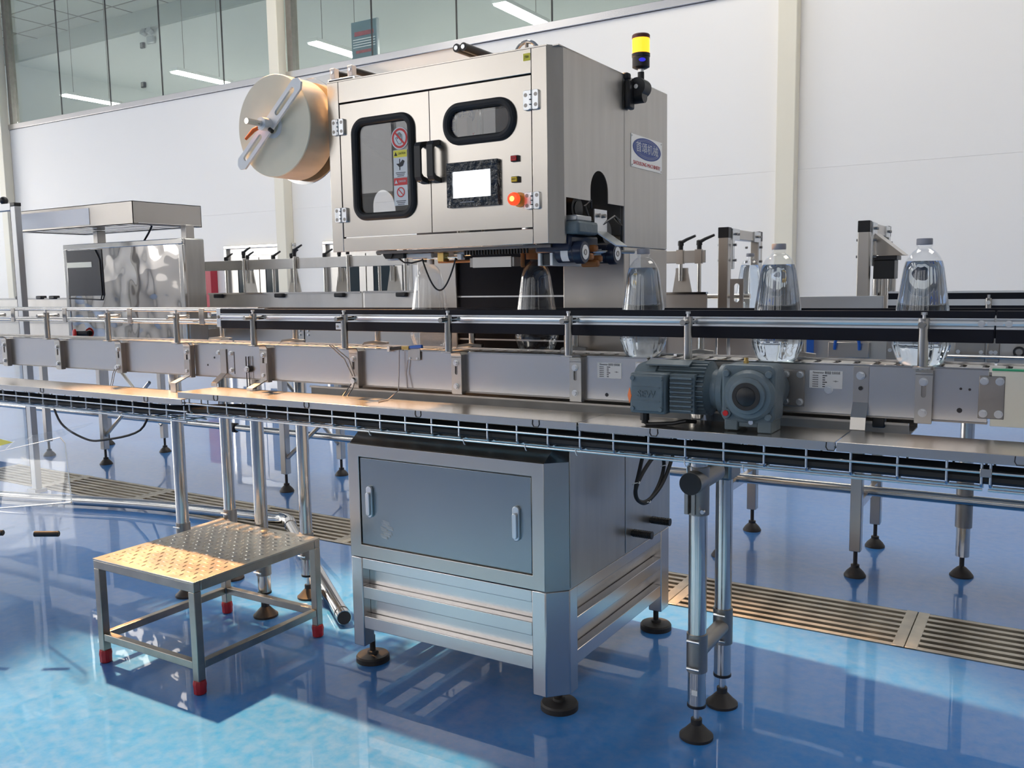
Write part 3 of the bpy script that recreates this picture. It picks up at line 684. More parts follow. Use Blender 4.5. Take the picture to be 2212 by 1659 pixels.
g = G(); g.tube([(-1.19, 2.40, 1.52), (-1.17, 2.36, 1.535), (-1.175, 2.33, 1.52), (-1.185, 2.38, 1.48), (-1.18, 2.45, 1.47), (-1.17, 2.52, 1.50), (-1.18, 2.58, 1.49)], 0.004, 6)
g.tube([(-1.19, 2.56, 1.50), (-1.15, 2.53, 1.47), (-1.16, 2.55, 1.42), (-1.18, 2.60, 1.40)], 0.004, 6)
build('motor_lead', g, BLACKP, mc)
# cutter and drives below the hood
for (x, y) in ((-1.237, 2.30), (-1.237, 2.52)):
    m_ = build('servo_motor', G().lathe((x - 0.010, y, 1.386), [(0.024, 0), (0.029, 0.004), (0.029, 0.058), (0.033, 0.062), (0.033, 0.082), (0.030, 0.087)], axis=(1, 0, 0), n=28), MOTORB, mc)
    build('end_cap', G().cyl((x + 0.077, y, 1.386), (x + 0.0785, y, 1.386), 0.021, n=24), ALU, m_)
    build('end_dimple', G().ring((x + 0.0785, y, 1.386), (1, 0, 0), 0.006, 0.009, 0.001, 16), DULL, m_)
    g = G()
    for k in range(8):
        a0, a1 = R(150 + k * 11), R(161 + k * 11)
        g.add([(x + 0.012, y + 0.0295 * math.cos(a0), 1.386 + 0.0295 * math.sin(a0)), (x + 0.036, y + 0.0295 * math.cos(a0), 1.386 + 0.0295 * math.sin(a0)), (x + 0.036, y + 0.0295 * math.cos(a1), 1.386 + 0.0295 * math.sin(a1)), (x + 0.012, y + 0.0295 * math.cos(a1), 1.386 + 0.0295 * math.sin(a1))], [(0, 1, 2, 3)])
    build('motor_label', g, PAPER, m_)
for x in (-1.302, -1.262): build('motor_plate', G().box(x, x + 0.009, 2.275, 2.56, 1.350, 1.411), WHITEALU, mc, bevel=0.001)
build('gear_case', G().box(-1.292, -1.263, 2.285, 2.50, 1.352, 1.410), BLACKP, mc)
g = G()
for (y, z) in ((2.40, 1.40), (2.43, 1.37), (2.37, 1.375), (2.41, 1.355)): g.box(-1.225, -1.17, y - 0.012, y + 0.012, z - 0.01, z + 0.01)
build('clamp_arm', g, RUST, mc, bevel=0.006)
build('spline_shaft', G().cyl((-1.21, 2.36, 1.39), (-1.15, 2.62, 1.393), 0.0055, n=10), POLISH, mc)
build('blade_cover', G().box(-1.547, -1.408, 2.298, 2.302, 1.350, 1.3815), STEELV, mc)
build('blade_backing', G().box(-1.56, -1.40, 2.302, 2.34, 1.352, 1.3795), DULL, mc)
build('cutter_plate', G().box(-1.90, -1.25, 2.26, 2.62, 1.402, 1.4108), DULL, mc)
g = G()
for k in range(22): g.box(-1.555 + k * 0.0105, -1.551 + k * 0.0105, 2.262, 2.27, 1.388, 1.402)
build('comb_teeth', g, BLACKP, mc)
build('cutter_head', G().ring((-1.404, 2.44, 1.374), (0, 0, 1), 0.0225, 0.031, 0.020, 28).ring((-1.404, 2.44, 1.393), (0, 0, 1), 0.0225, 0.05, 0.009, 28), RUST, mc)
for q in (-0.034, 0.034): build('gripper_finger', G().box(-1.404 + q - 0.006, -1.404 + q + 0.006, 2.412, 2.422, 1.350, 1.395), RUST, mc, bevel=0.003)
build('slide_block', G().box(-1.80, -1.70, 2.29, 2.33, 1.385, 1.400), WHITEALU, mc, bevel=0.002)
build('slide_shaft', G().cyl((-1.78, 2.30, 1.385), (-1.58, 2.30, 1.385), 0.0045, n=10), POLISH, mc)
build('slide_shaft', G().cyl((-1.70, 2.33, 1.372), (-1.56, 2.33, 1.372), 0.0045, n=10), RUST, mc)
build('shaft_clamp', G().box(-1.672, -1.648, 2.285, 2.315, 1.372, 1.400), BRASS, mc, bevel=0.002)
build('shaft_clamp', G().box(-1.60, -1.584, 2.29, 2.312, 1.376, 1.394), WHITEALU, mc, bevel=0.002)
build('air_cylinder', G().cyl((-1.64, 2.34, 1.399), (-1.58, 2.34, 1.399), 0.011, n=14), ALU, mc)
build('sensor_bracket', G().box(-1.885, -1.83, 2.298, 2.304, 1.380, 1.411), PAPER, mc)
build('roller_pod', G().cyl((-1.86, 2.296, 1.405), (-1.86, 2.27, 1.405), 0.020, n=20).box(-1.875, -1.80, 2.275, 2.30, 1.386, 1.411), BLACKP, mc)
build('pod_button', G().box(-1.825, -1.812, 2.268, 2.276, 1.402, 1.411), ORANGE, mc)
build('spindle', G().cyl((-1.75, 2.32, 1.372), (-1.75, 2.32, 1.402), 0.008, n=12).cyl((-1.72, 2.32, 1.365), (-1.72, 2.32, 1.402), 0.008, n=12), DULL, mc)
g = G(); P_ = []
for k in range(25):
    t = k / 24; P_.append((-1.735 + 0.13 * t, 2.29, 1.382 - 0.10 * math.sin(math.pi * t) ** 0.9))
g.tube(P_, 0.0028, 6); g.tube([(-1.83, 2.285, 1.388), (-1.80, 2.28, 1.372), (-1.77, 2.28, 1.370), (-1.735, 2.29, 1.378)], 0.0028, 6)
build('sensor_lead', g, BLACKP, mc)
# on the roof: film rollers, bracket, hand wheel, film
for (x, y1) in ((-1.558, 2.47), (-1.533, 2.50)):
    r_ = build('feed_roller', G().cyl((x, 2.25, 1.998), (x, y1, 2.000), 0.0125, n=18), BLACKP, mc)
    build('roller_shaft', G().cyl((x, 2.247, 1.998), (x, 2.2505, 1.998), 0.0065, n=14), ALU, r_)
build('roller_bracket', G().box(-1.585, -1.51, 2.46, 2.475, 1.952, 2.012), DULL, mc, bevel=0.003)
for x in (-2.045, -1.970):
    b_ = build('bearing_block', G().box(x - 0.008, x + 0.012, 2.24, 2.262, 1.968, 2.003), WHITEALU, mc, bevel=0.002)
    build('bearing_bolt', G().cyl((x + 0.002, 2.241, 1.989), (x + 0.002, 2.237, 1.989), 0.005, n=10), ALU, b_)
    build('idle_roller', G().cyl((x + 0.002, 2.262, 1.990), (x + 0.002, 2.46, 1.990), 0.0105, n=16), BLACKP, mc)
build('profile_rail', G().box(-2.062, -1.945, 2.238, 2.264, 1.953, 1.968), ALU, mc, bevel=0.001)
build('profile_slot', G().box(-2.055, -1.955, 2.2365, 2.238, 1.957, 1.964), BLACKP, mc)
build('profile_post', G().box(-2.062, -2.0405, 2.24, 2.26, 1.63, 1.968), ALU, mc, bevel=0.001)
g = G(); g.add([(-2.02, 2.28, 2.0015), (-2.02, 2.44, 2.0015), (-1.56, 2.44, 2.011), (-1.56, 2.28, 2.011), (-2.2, 2.44, 1.996), (-2.2, 2.28, 1.996)], [(0, 1, 2, 3), (5, 4, 1, 0)])
build('film_web', g, FILMCLR, mc)
hw = build('hand_wheel', G().tube([(-1.52 + 0.045 * math.cos(2 * math.pi * k / 32), 2.60, 2.040 + 0.045 * math.sin(2 * math.pi * k / 32)) for k in range(32)], 0.0065, 10, closed=True), POLISH, mc)
g = G(); g.cyl((-1.52, 2.60, 1.998), (-1.52, 2.60, 2.082), 0.006, n=10).cyl((-1.52, 2.585, 2.04), (-1.52, 2.64, 2.04), 0.012, n=14)
build('wheel_spoke', g, DULL, hw)
build('wheel_bracket', G().box(-1.535, -1.505, 2.62, 2.65, 1.952, 2.055), DULL, mc)
# reel holder
RC = Vector((-2.226, 0, 1.827))
fl = build('reel_flange', G().cyl((RC.x + 0.005, 2.285, RC.z), (RC.x + 0.005, 2.288, RC.z), 0.178, n=64), POLISH, mc)
build('reel_shaft', G().cyl((RC.x, 2.06, RC.z), (RC.x, 2.42, RC.z), 0.009, n=16), POLISH, mc)
build('reel_arm', G().box(RC.x - 0.02, -2.038, 2.40, 2.43, RC.z - 0.03, RC.z + 0.03), ALUD, mc, bevel=0.003)
ang = R(40.5); U = Vector((math.cos(ang), 0, math.sin(ang))); V = Vector((-math.sin(ang), 0, math.cos(ang)))
def fb(u, v, w_): p = RC + U * u + V * v; return (p.x, w_, p.z)
cb = G()
for sg in (-1, 1):
    slot = rrect(0.045, 0.158, -0.0090, 0.0090, 0.0089, 6)
    if sg < 0: slot = [(-u, v) for u, v in slot][::-1]
    rect = (0.0, 0.176, -0.023, 0.023) if sg > 0 else (-0.176, 0.0, -0.023, 0.023)
    cb.holeplate(rect, slot, 2.127, 2.135, fb)
    tip = [(sg * 0.176, -0.023), (sg * 0.176, 0.023), (sg * 0.193, 0.009), (sg * 0.193, -0.009)]
    cb.prism([fb(u, v, 2.127) for u, v in tip], (0, 0.008, 0))
cbo = build('clamp_bar', cb, WHITEALU, mc, smooth=False)
build('clamp_hub', G().cyl((RC.x, 2.095, RC.z), (RC.x, 2.127, RC.z), 0.021, n=28), WHITEALU, cbo)
g = G(); g.tube([(RC.x - 0.008, 2.105, RC.z - 0.006), (RC.x - 0.030, 2.092, RC.z - 0.018), (RC.x - 0.062, 2.085, RC.z - 0.045)], [0.006, 0.007, 0.0045], 10)
build('clamp_lever', g, ORANGE, cbo)
g = G(); g.cyl((RC.x, 2.035, RC.z), (RC.x, 2.095, RC.z), 0.0095, n=16)
build('threaded_end', g, POLISH, cbo)
build('pinch_knob', G().cyl((RC.x + 0.021, 2.112, RC.z - 0.018), (RC.x + 0.033, 2.112, RC.z - 0.026), 0.007, n=12), BLACKP, cbo)
# signal light on the column
sl = build('signal_light', G().box(XS + 0.001, XS + 0.020, 2.655, 2.700, 1.845, 1.935).box(XS - 0.01, XS + 0.012, 2.66, 2.69, 1.935, 1.958), BLACKP, mc, bevel=0.006)
lx, ly = -1.17, 2.723
build('ball_joint', G().cyl((XS + 0.012, ly - 0.012, 1.888), (lx + 0.018, ly - 0.012, 1.888), 0.022, n=20).cyl((lx, ly - 0.035, 1.915), (lx, ly + 0.018, 1.915), 0.029, n=24), BLACKP, sl)
build('joint_screw', G().cyl((lx, ly - 0.035, 1.915), (lx, ly - 0.040, 1.915), 0.007, n=12), ALU, sl)
build('stem', G().cyl((lx, ly, 1.92), (lx, ly, 1.965), 0.0105, n=16), BLACKP, sl)
build('steel_collar', G().cyl((lx, ly, 1.965), (lx, ly, 1.975), 0.0095, n=16), ALU, sl)
build('lamp_base', G().lathe((lx, ly, 1.975), [(0.018, 0), (0.0275, 0.005), (0.0275, 0.035), (0.029, 0.037), (0.029, 0.047)], n=28), BLACKP, sl)
build('amber_lens', G().lathe((lx, ly, 2.022), [(0.0275, 0), (0.0275, 0.046)], n=28, mod=lambda t, h: 1 + 0.012 * math.cos(14 * t)), AMBER, sl)
build('lamp_cap', G().lathe((lx, ly, 2.068), [(0.0285, 0), (0.0285, 0.010), (0.026, 0.013)], n=28), mat('brown_cap', (0.10, 0.025, 0.02), 0.35), sl)
g = G(); dv = Vector((0.52, -0.85, 0)).normalized(); du = Vector((0.85, 0.52, 0)); c = Vector((lx, ly, 1.998)) + dv * 0.0275
g.prism([c + du * (0.011 * math.cos(2 * math.pi * k / 20)) + Vector((0, 0, 0.006 * math.sin(2 * math.pi * k / 20))) for k in range(20)], dv * 0.001)
build('blue_badge', g, BLUELED, sl)

# label film roll carried by the reel shaft
fr_ = empty('label_roll', (RC.x, 2.2, RC.z - 0.165), 'thick cream label film roll clamped by a slotted white bar', 'film roll')
build('film_face', G().lathe((RC.x, 2.150, RC.z), [(0.03, 0), (0.09, -0.002), (0.095, 0.0), (0.12, -0.001), (0.163, 0.0), (0.165, 0.003)], axis=(0, 1, 0), n=72), FILM, fr_)
build('film_rim', G().ring((RC.x, 2.1532, RC.z), (0, 1, 0), 0.04, 0.165, 0.112, 72), FILMEDGE, fr_)
build('core', G().ring((RC.x, 2.146, RC.z), (0, 1, 0), 0.026, 0.040, 0.12, 40), PAPER, fr_)

# ================================================================== BOTTLE CONVEYOR
BF, BR_ = 2.340, 2.546            # front and rear faces
cv = empty('bottle_conveyor', (-2.0, 2.44, 0), 'long stainless bottle conveyor running through the label machine', 'conveyor')
segs = [(-4.75, -2.925), (-2.915, -0.985), (-0.975, -0.128)]
for (a, b) in segs:
    build('side_plate', G().box(a, b, BF, BF + 0.004, 0.957, 1.082), BEAM, cv, bevel=0.001)
    build('plate_flange', G().box(a, b, BF - 0.004, BF + 0.018, 1.082, 1.0855), POLISH, cv)
    build('plate_flange', G().box(a, b, BF, BF + 0.03, 0.953, 0.957), DULL, cv)
    build('side_plate', G().box(a, b, BR_ - 0.004, BR_, 0.957, 1.082), BEAM, cv)
build('end_module', G().box(-0.122, 0.42, BF - 0.002, BF + 0.004, 0.95, 1.081), CREAMPL, cv, bevel=0.001)
build('belt_edge', G().box(-0.122, 0.42, BF - 0.004, BF + 0.02, 1.081, 1.085), GREEN, cv)
build('side_plate', G().box(-0.122, 0.42, BR_ - 0.004, BR_, 0.95, 1.081), BEAM, cv)
# wear strip and chain slats
build('wear_strip', G().box(-4.75, 0.42, BF + 0.02, BF + 0.05, 1.055, 1.068), GREYCAP, cv)
build('wear_strip', G().box(-4.75, 0.42, BR_ - 0.05, BR_ - 0.02, 1.055, 1.068), GREYCAP, cv)
s0 = None; x = -4.72; pitch = 0.0508
while x < 0.38:
    if s0 is None:
        g = G(); g.prism([(x, BF + 0.010, 1.069), (x + 0.036, BF + 0.010, 1.069), (x + 0.048, BF + 0.030, 1.069), (x + 0.048, BR_ - 0.03, 1.069), (x + 0.036, BR_ - 0.01, 1.069), (x, BR_ - 0.01, 1.069), (x + 0.012, BR_ - 0.03, 1.069), (x + 0.012, BF + 0.03, 1.069)], (0, 0, 0.007))
        s0 = build('chain_slat', g, STEELV, cv, smooth=False); sx0 = x
    else: dup(s0, cv, (x - sx0, 0, 0))
    x += pitch
# brackets, posts, rods along the front
bx = [-4.24, -3.81, -3.372, -2.935, -2.506, -2.065, -1.632, -1.204, -0.842, -0.264]
def bracket(x, slot=True):
    g = G()
    w2 = 0.019
    g.holeplate((x - w2, x + w2, 0.950, 1.068), rrect(x - 0.0055, x + 0.0055, 1.012, 1.044, 0.0054, 5), 2.318, 2.322, FY)
    # bend and top arm towards the camera
    g.ribbon([(2.318, 1.067), (2.318, 1.073), (2.3155, 1.080), (2.310, 1.0845), (2.303, 1.086), (2.262, 1.086)], -0.004, x - w2, x + w2)
    b_ = build('rail_bracket', g, STEELV, cv, smooth=False)
    sp = G(); sp.box(x - w2 + 0.001, x + w2 - 0.001, 2.3225, BF, 0.948, 1.076)
    build('spacer', sp, DULL, b_)
    for z in (1.050, 0.975): build('bolt', bolt_g((x - 0.001, 2.318, z), (0, -1, 0), 0.0075, 0.006), ALU, b_)
    p = build('rail_post', G().cyl((x, 2.278, 1.084), (x, 2.278, 1.203), 0.0115, n=18), TUBE, cv)
    build('post_screw', G().cyl((x, 2.278, 1.203), (x, 2.278, 1.212), 0.004, n=8).cyl((x, 2.278, 1.212), (x, 2.278, 1.218), 0.007, n=6), ALU, p)
    build('post_collar', G().cyl((x, 2.278, 1.180), (x, 2.278, 1.204), 0.0128, n=18), TUBE, p)
    build('clamp_rod', G().cyl((x, 2.236, 1.190), (x, 2.336, 1.190), 0.0078, n=14), TUBE, p)
    return b_
for x in bx: bracket(x)
# rear posts with shaped feet
for x in (-3.05, -2.62, -2.19, -1.76, -1.35, -0.92, -0.62):
    p = build('rear_post', G().cyl((x, 2.60, 1.090), (x, 2.60, 1.215), 0.0115, n=16), TUBE, cv)
    g = G(); g.prism([(x - 0.030, 2.56, 1.079), (x + 0.036, 2.62, 1.079), (x + 0.036, 2.62, 1.087), (x, 2.59, 1.094), (x - 0.024, 2.565, 1.090)], (0.004, -0.022, 0))
    build('post_foot', g, STEEL, p)
    build('rear_rod', G().cyl((x, 2.54, 1.190), (x, 2.64, 1.190), 0.0078, n=12), TUBE, p)
    build('rear_bracket', G().box(x - 0.019, x + 0.019, BR_ , BR_ + 0.07, 1.079, 1.083).box(x - 0.019, x + 0.019, BR_, BR_ + 0.005, 0.96, 1.079), STEELV, p)
# front guide rail: black strips with an aluminium channel
XR0, XRJ, XR1 = -2.748, -0.118, 0.42
for (a, b) in ((XR0, XRJ - 0.004), (XRJ, XR1)):
    build('rail_channel', G().box(a, b, 2.338, 2.346, 1.1765, 1.2025).prism([(a, 2.338, 1.182), (a, 2.334, 1.185), (a, 2.3325, 1.190), (a, 2.334, 1.195), (a, 2.338, 1.198)], (b - a, 0, 0)).box(a, b, 2.334, 2.338, 1.1995, 1.2025).box(a, b, 2.334, 2.338, 1.1765, 1.179), ALU, cv)
    build('guide_strip', G().box(a, b, 2.336, 2.354, 1.2025, 1.2195), DARKBLUE, cv, bevel=0.0015)
    build('guide_strip', G().box(a, b, 2.336, 2.354, 1.1445, 1.1765), DARKBLUE, cv, bevel=0.0015)
for x in (XRJ - 0.030, XRJ + 0.026): build('rail_bolt', bolt_g((x, 2.3335, 1.190), (0, -1, 0), 0.006, 0.005), ALU, cv)
build('joint_link', G().box(XRJ - 0.018, XRJ + 0.014, 2.3315, 2.334, 1.186, 1.194), ALU, cv)
rp = build('repair_plate', G().box(-2.155, -2.115, 2.333, 2.336, 1.149, 1.171), ALU, cv, bevel=0.001)
for x in (-2.146, -2.124): build('plate_screw', G().cyl((x, 2.333, 1.160), (x, 2.331, 1.160), 0.004, n=10), DULL, rp)
# rear guide rail
build('rear_guide_strip', G().box(XR0, XR1, 2.525, 2.543, 1.2025, 1.2195), DARKBLUE, cv)
build('rear_guide_strip', G().box(XR0, XR1, 2.525, 2.543, 1.1445, 1.1765), DARKBLUE, cv)
build('rear_rail_channel', G().box(XR0, XR1, 2.533, 2.541, 1.1765, 1.2025), ALU, cv)
# left of it: plain round rails
for (z) in (1.2145, 1.166):
    build('round_rail', G().cyl((-4.75, 2.345, z), (XR0 - 0.004, 2.345, z), 0.0065, n=12), TUBE, cv)
    build('round_rail', G().cyl((-4.75, 2.535, z), (XR0 - 0.004, 2.535, z), 0.0065, n=12), TUBE, cv)
for x in (-4.18, -3.77, -3.31, -2.86): build('rail_link', G().box(x - 0.014, x + 0.014, 2.336, 2.341, 1.158, 1.222), STEEL, cv, bevel=0.002)
ep = build('rail_end_plate', G().box(XR0 - 0.022, XR0, 2.335, 2.352, 1.150, 1.222), ALU, cv, bevel=0.001)
build('end_screw', bolt_g((XR0 - 0.010, 2.335, 1.189), (0, -1, 0), 0.005, 0.004), DULL, ep)
build('rail_cap_strip', G().box(XR0, -2.506, 2.335, 2.355, 1.2195, 1.2222), POLISH, cv)
# splice plates with bolts, labels, drilled holes
def splice(x0, x1, z0, z1, m):
    s_ = build('splice_plate', G().box(x0, x1, 2.3365, BF - 0.0002, z0, z1), m, cv, bevel=0.002)
    for x in (x0 + 0.011, x1 - 0.011):
        for z in (z0 + 0.012, z1 - 0.012): build('bolt', bolt_g((x, 2.3365, z), (0, -1, 0), 0.007, 0.006), ALU, s_)
splice(-0.606, -0.548, 0.971, 1.066, DULL)
splice(-0.148, -0.094, 0.967, 1.068, DULL)
splice(-1.020, -0.955, 0.990, 1.072, STEELV)
def rating(x0, x1, z0, z1):
    r_ = build('rating_label', G().box(x0, x1, BF - 0.0009, BF - 0.0002, z0, z1), PAPER, cv)
    wd, ht = x1 - x0, z1 - z0
    text('maker_name', 'Newamstar', 0.008, INK, r_, (x0 + wd * 0.27, BF - 0.0009, z1 - ht * 0.11), (1, 0, 0), (0, 0, 1), 0.0002, wd * 0.34)
    text('maker_name_chinese', '新美星 包装机械', 0.008, INK, r_, (x0 + wd * 0.70, BF - 0.0009, z1 - ht * 0.12), (1, 0, 0), (0, 0, 1), 0.0002, wd * 0.46)
    g = G()
    for k in range(6):
        z = z1 - ht * (0.27 + 0.125 * k)
        for q in range(4): g.box(x0 + wd * (0.10 + 0.045 * q), x0 + wd * (0.13 + 0.045 * q), BF - 0.0012, BF - 0.0008, z - ht * 0.03, z + ht * 0.02)
        g.box(x0 + wd * 0.40, x0 + wd * (0.48 + 0.06 * (k % 3 == 0)), BF - 0.0012, BF - 0.0008, z - ht * 0.03, z + ht * 0.02)
    build('print_rows', g, INK, r_, smooth=False)
    build('logo_mark', G().ring((x0 + wd * 0.80, BF - 0.0009, z0 + ht * 0.42), (0, -1, 0), ht * 0.03, ht * 0.045, 0.0003, 14).box(x0 + wd * 0.72, x0 + wd * 0.88, BF - 0.0012, BF - 0.0009, z0 + ht * 0.41, z0 + ht * 0.43), INK, r_)
rating(-1.142, -1.065, 1.021, 1.066)
rating(-0.536, -0.455, 1.021, 1.066)
build('bolt', bolt_g((-0.488, BF, 1.018), (0, -1, 0), 0.008, 0.006), ALU, cv)
g = G()
for (x, z, r_) in ((-1.112, 0.972, 0.0055), (-0.186, 1.035, 0.003), (-0.167, 1.034, 0.003), (-0.187, 0.983, 0.006), (-0.078, 0.978, 0.006), (-2.80, 1.03, 0.004), (-2.84, 1.00, 0.004)): g.cyl((x, BF + 0.0001, z), (x, BF - 0.0006, z), r_, n=16)
build('drilled_hole', g, INK, cv)
# tensioner bolts and slot on the left plates
for (x, z) in ((-2.775, 1.050), (-2.705, 1.050), (-2.705, 0.985)): build('bolt', bolt_g((x, BF, z), (0, -1, 0), 0.007, 0.006), ALU, cv)
build('plate_seam', G().box(-2.690, -2.686, BF - 0.0005, BF + 0.0002, 0.970, 1.056), INK, cv)
def roller_bolt(x, z):
    o = build('tension_wheel', G().cyl((x, BF, z), (x, BF - 0.014, z), 0.013, n=20), BLACKP, cv)
    build('wheel_bolt', bolt_g((x, BF - 0.014, z), (0, -1, 0), 0.009, 0.006), ALU, o)
    g = G()
    for q in (-0.007, 0.007): g.cyl((x + q, BF - 0.010, z), (x + q, BF - 0.010, z + 0.048), 0.0022, n=6).cyl((x + q, BF - 0.010, z - 0.005), (x + q, BF - 0.010, z - 0.075), 0.0018, n=6)
    build('tie_wire', g, BLACKP, o)
roller_bolt(-2.605, 0.993)
o = build('wheel_bolt', bolt_g((-3.385, 2.318, 0.972), (0, -1, 0), 0.010, 0.008), ALU, cv)
o = build('wheel_bolt', bolt_g((-2.066, 2.318, 0.972), (0, -1, 0), 0.010, 0.008), ALU, cv)
g = G()
for q in (-0.006, 0.006): g.tube([(-3.385 + q, 2.312, 0.97), (-3.385 + q, 2.300, 0.95), (-3.385 + q, 2.285, 0.90)], 0.0018, 6)
g.tube([(-2.13, 2.27, 1.10), (-2.09, 2.30, 1.05), (-2.066, 2.312, 0.99)], 0.002, 6); g.tube([(-2.118, 2.27, 1.10), (-2.07, 2.30, 1.05), (-2.056, 2.312, 0.99)], 0.002, 6)
g.tube([(-2.072, 2.312, 0.965), (-2.076, 2.30, 0.95), (-2.076, 2.27, 0.926)], 0.002, 6); g.tube([(-2.060, 2.312, 0.965), (-2.056, 2.30, 0.95), (-2.056, 2.27, 0.926)], 0.002, 6)
build('cable_tie', g, DULL, cv)
# photo sensor on the beam
sb = build('sensor_plate', G().box(-1.838, -1.788, 2.333, 2.3365, 1.052, 1.090), STEELV, cv, bevel=0.001)
build('sensor_body', G().box(-1.86, -1.83, 2.326, 2.345, 1.086, 1.098), BRASS, sb, bevel=0.001)
build('sensor_plug', G().cyl((-1.83, 2.335, 1.094), (-1.78, 2.335, 1.098), 0.006, n=10), BLUEH, sb)
build('sensor_fork', G().cyl((-1.91, 2.330, 1.087), (-1.86, 2.334, 1.092), 0.006, n=10), BLACKP, sb)
build('sensor_clip', G().box(-1.918, -1.908, 2.322, 2.338, 1.078, 1.096), PAPER, sb)
for x in (-1.829, -1.799): build('bolt', G().cyl((x, 2.333, 1.058), (x, 2.330, 1.058), 0.004, n=10), ALU, sb)
g = G(); g.tube([(-1.868, 2.325, 1.086), (-1.870, 2.322, 1.00), (-1.866, 2.312, 0.95), (-1.862, 2.25, 0.926), (-1.86, 2.20, 0.926)], 0.002, 6)
g.tube([(-1.838, 2.333, 1.052), (-1.846, 2.332, 1.01), (-1.838, 2.325, 0.955)], 0.002, 6)
build('sensor_lead', g, GREYCAP, sb)
# straps carrying the cable tray
def strap(x, back=False):
    w2 = 0.016; ze = 0.899 if x < -2.8 else 0.9255
    if not back:
        prof = [(2.316, 1.02), (2.316, 0.958), (2.245, 0.934), (2.245, ze)]
    else: prof = [(2.335, 1.065), (2.335, 0.972), (2.285, 0.938), (2.285, ze)]
    return build('tray_strap', G().ribbon(prof, 0.004, x - w2, x + w2), STEEL, cv, smooth=False)
strap(-2.935); strap(-2.506); strap(-2.745, True)
g = G(); yy = [(2.336, 1.080), (2.336, 0.990), (2.312, 0.955), (2.305, 0.925), (2.305, 0.890)]; x = -0.410; w2 = 0.018
g.ribbon(yy, 0.004, x - w2, x + w2)
so_ = build('tray_strap', g, STEEL, cv, smooth=False); build('bolt', bolt_g((x, 2.332, 1.058), (0, -1, 0), 0.008, 0.006), ALU, so_)
build('strap_hole', G().cyl((x, 2.3322, 1.026), (x, 2.3312, 1.026), 0.005, n=14), INK, so_)
build('rubber_buffer', G().box(-0.385, -0.355, 2.36, 2.39, 0.925, 0.952), BLACKP, cv, bevel=0.003)
# drip tray below the beam
build('drip_tray', G().box(-2.32, -0.30, 2.37, 2.374, 0.905, 0.938).box(-2.32, -0.30, 2.374, 2.53, 0.905, 0.908).box(-2.32, -0.30, 2.53, 2.534, 0.905, 0.938), DULL, cv)
build('tray_lip', G().box(-2.32, -0.30, 2.362, 2.371, 0.934, 0.940), STEEL, cv)
# round legs
def leg_pair(x, ya, yb, ztop, tz, foot_r=0.048, low=None):
    for y in (ya, yb):
        zs = 0.10
        l_ = build('tube_leg', G().cyl((x, y, zs), (x, y, ztop), 0.0255, n=24), TUBE, cv)
        build('leg_cap', G().cyl((x, y, zs - 0.006), (x, y, zs + 0.002), 0.027, n=24), BLACKP, l_)
        g = G(); g.lathe((x, y, 0), [(foot_r, 0), (foot_r, 0.008), (foot_r * 0.8, 0.016), (foot_r * 0.42, 0.036), (0.016, 0.040), (0.016, 0.056)], n=24)
        build('foot', g, BOOT, l_)
        build('foot_stem', G().cyl((x, y, 0.05), (x, y, 0.10), 0.009, n=12), ALU, l_)
        g = G(); g.cyl((x, y, tz - 0.055), (x, y, tz + 0.055), 0.0295, n=24)
        build('clamp_sleeve', g, DULL, l_)
        for q in (-0.04, 0.04): build('clamp_bolt', G().cyl((x + 0.018, y - 0.034, tz + q), (x - 0.018, y - 0.034, tz + q), 0.004, n=8), ALU, l_)
    build('cross_tube', G().cyl((x, ya, tz), (x, yb, tz), 0.024, n=20), DULL, cv)
leg_pair(-0.826, 2.325, 2.553, 0.955, 0.255)
leg_pair(-3.105, 2.385, 2.635, 0.955, 0.265)
leg_pair(-2.632, 2.385, 2.625, 0.955, 0.225)
# head clamps on the right pair
g = G(); g.cyl((-0.826, 2.262, 0.752), (-0.826, 2.46, 0.752), 0.0315, n=28)
hc = build('head_tube', g, DULL, cv)
build('tube_plug', G().cyl((-0.826, 2.258, 0.752), (-0.826, 2.263, 0.752), 0.0305, n=28), BLACKP, hc)
build('head_sleeve', G().cyl((-0.826, 2.325, 0.655), (-0.826, 2.325, 0.79), 0.0305, n=24), DULL, hc)
build('head_block', G().box(-0.862, -0.79, 2.50, 2.60, 0.715, 0.88), DULL, hc, bevel=0.008)
build('clamp_bolt', G().cyl((-0.80, 2.292, 0.672), (-0.80, 2.282, 0.672), 0.006, n=8), POLISH, hc)
build('clamp_ear', G().box(-0.852, -0.842, 2.285, 2.30, 0.66, 0.72).box(-0.832, -0.822, 2.285, 2.30, 0.66, 0.72), DULL, hc)
build('hook', G().tube([(-0.835, 2.262, 0.782), (-0.835, 2.258, 0.80), (-0.828, 2.258, 0.81), (-0.822, 2.258, 0.80), (-0.822, 2.258, 0.79)], 0.0018, 6), ALU, hc)
build('foot_sticker', G().box(-0.832, -0.815, 2.2985, 2.2995, 0.135, 0.15), PAPER, hc)
# angled beam below the cross heads
build('under_beam', G().box(-0.85, -0.80, 2.35, 2.52, 0.90, 0.952), DULL, cv)

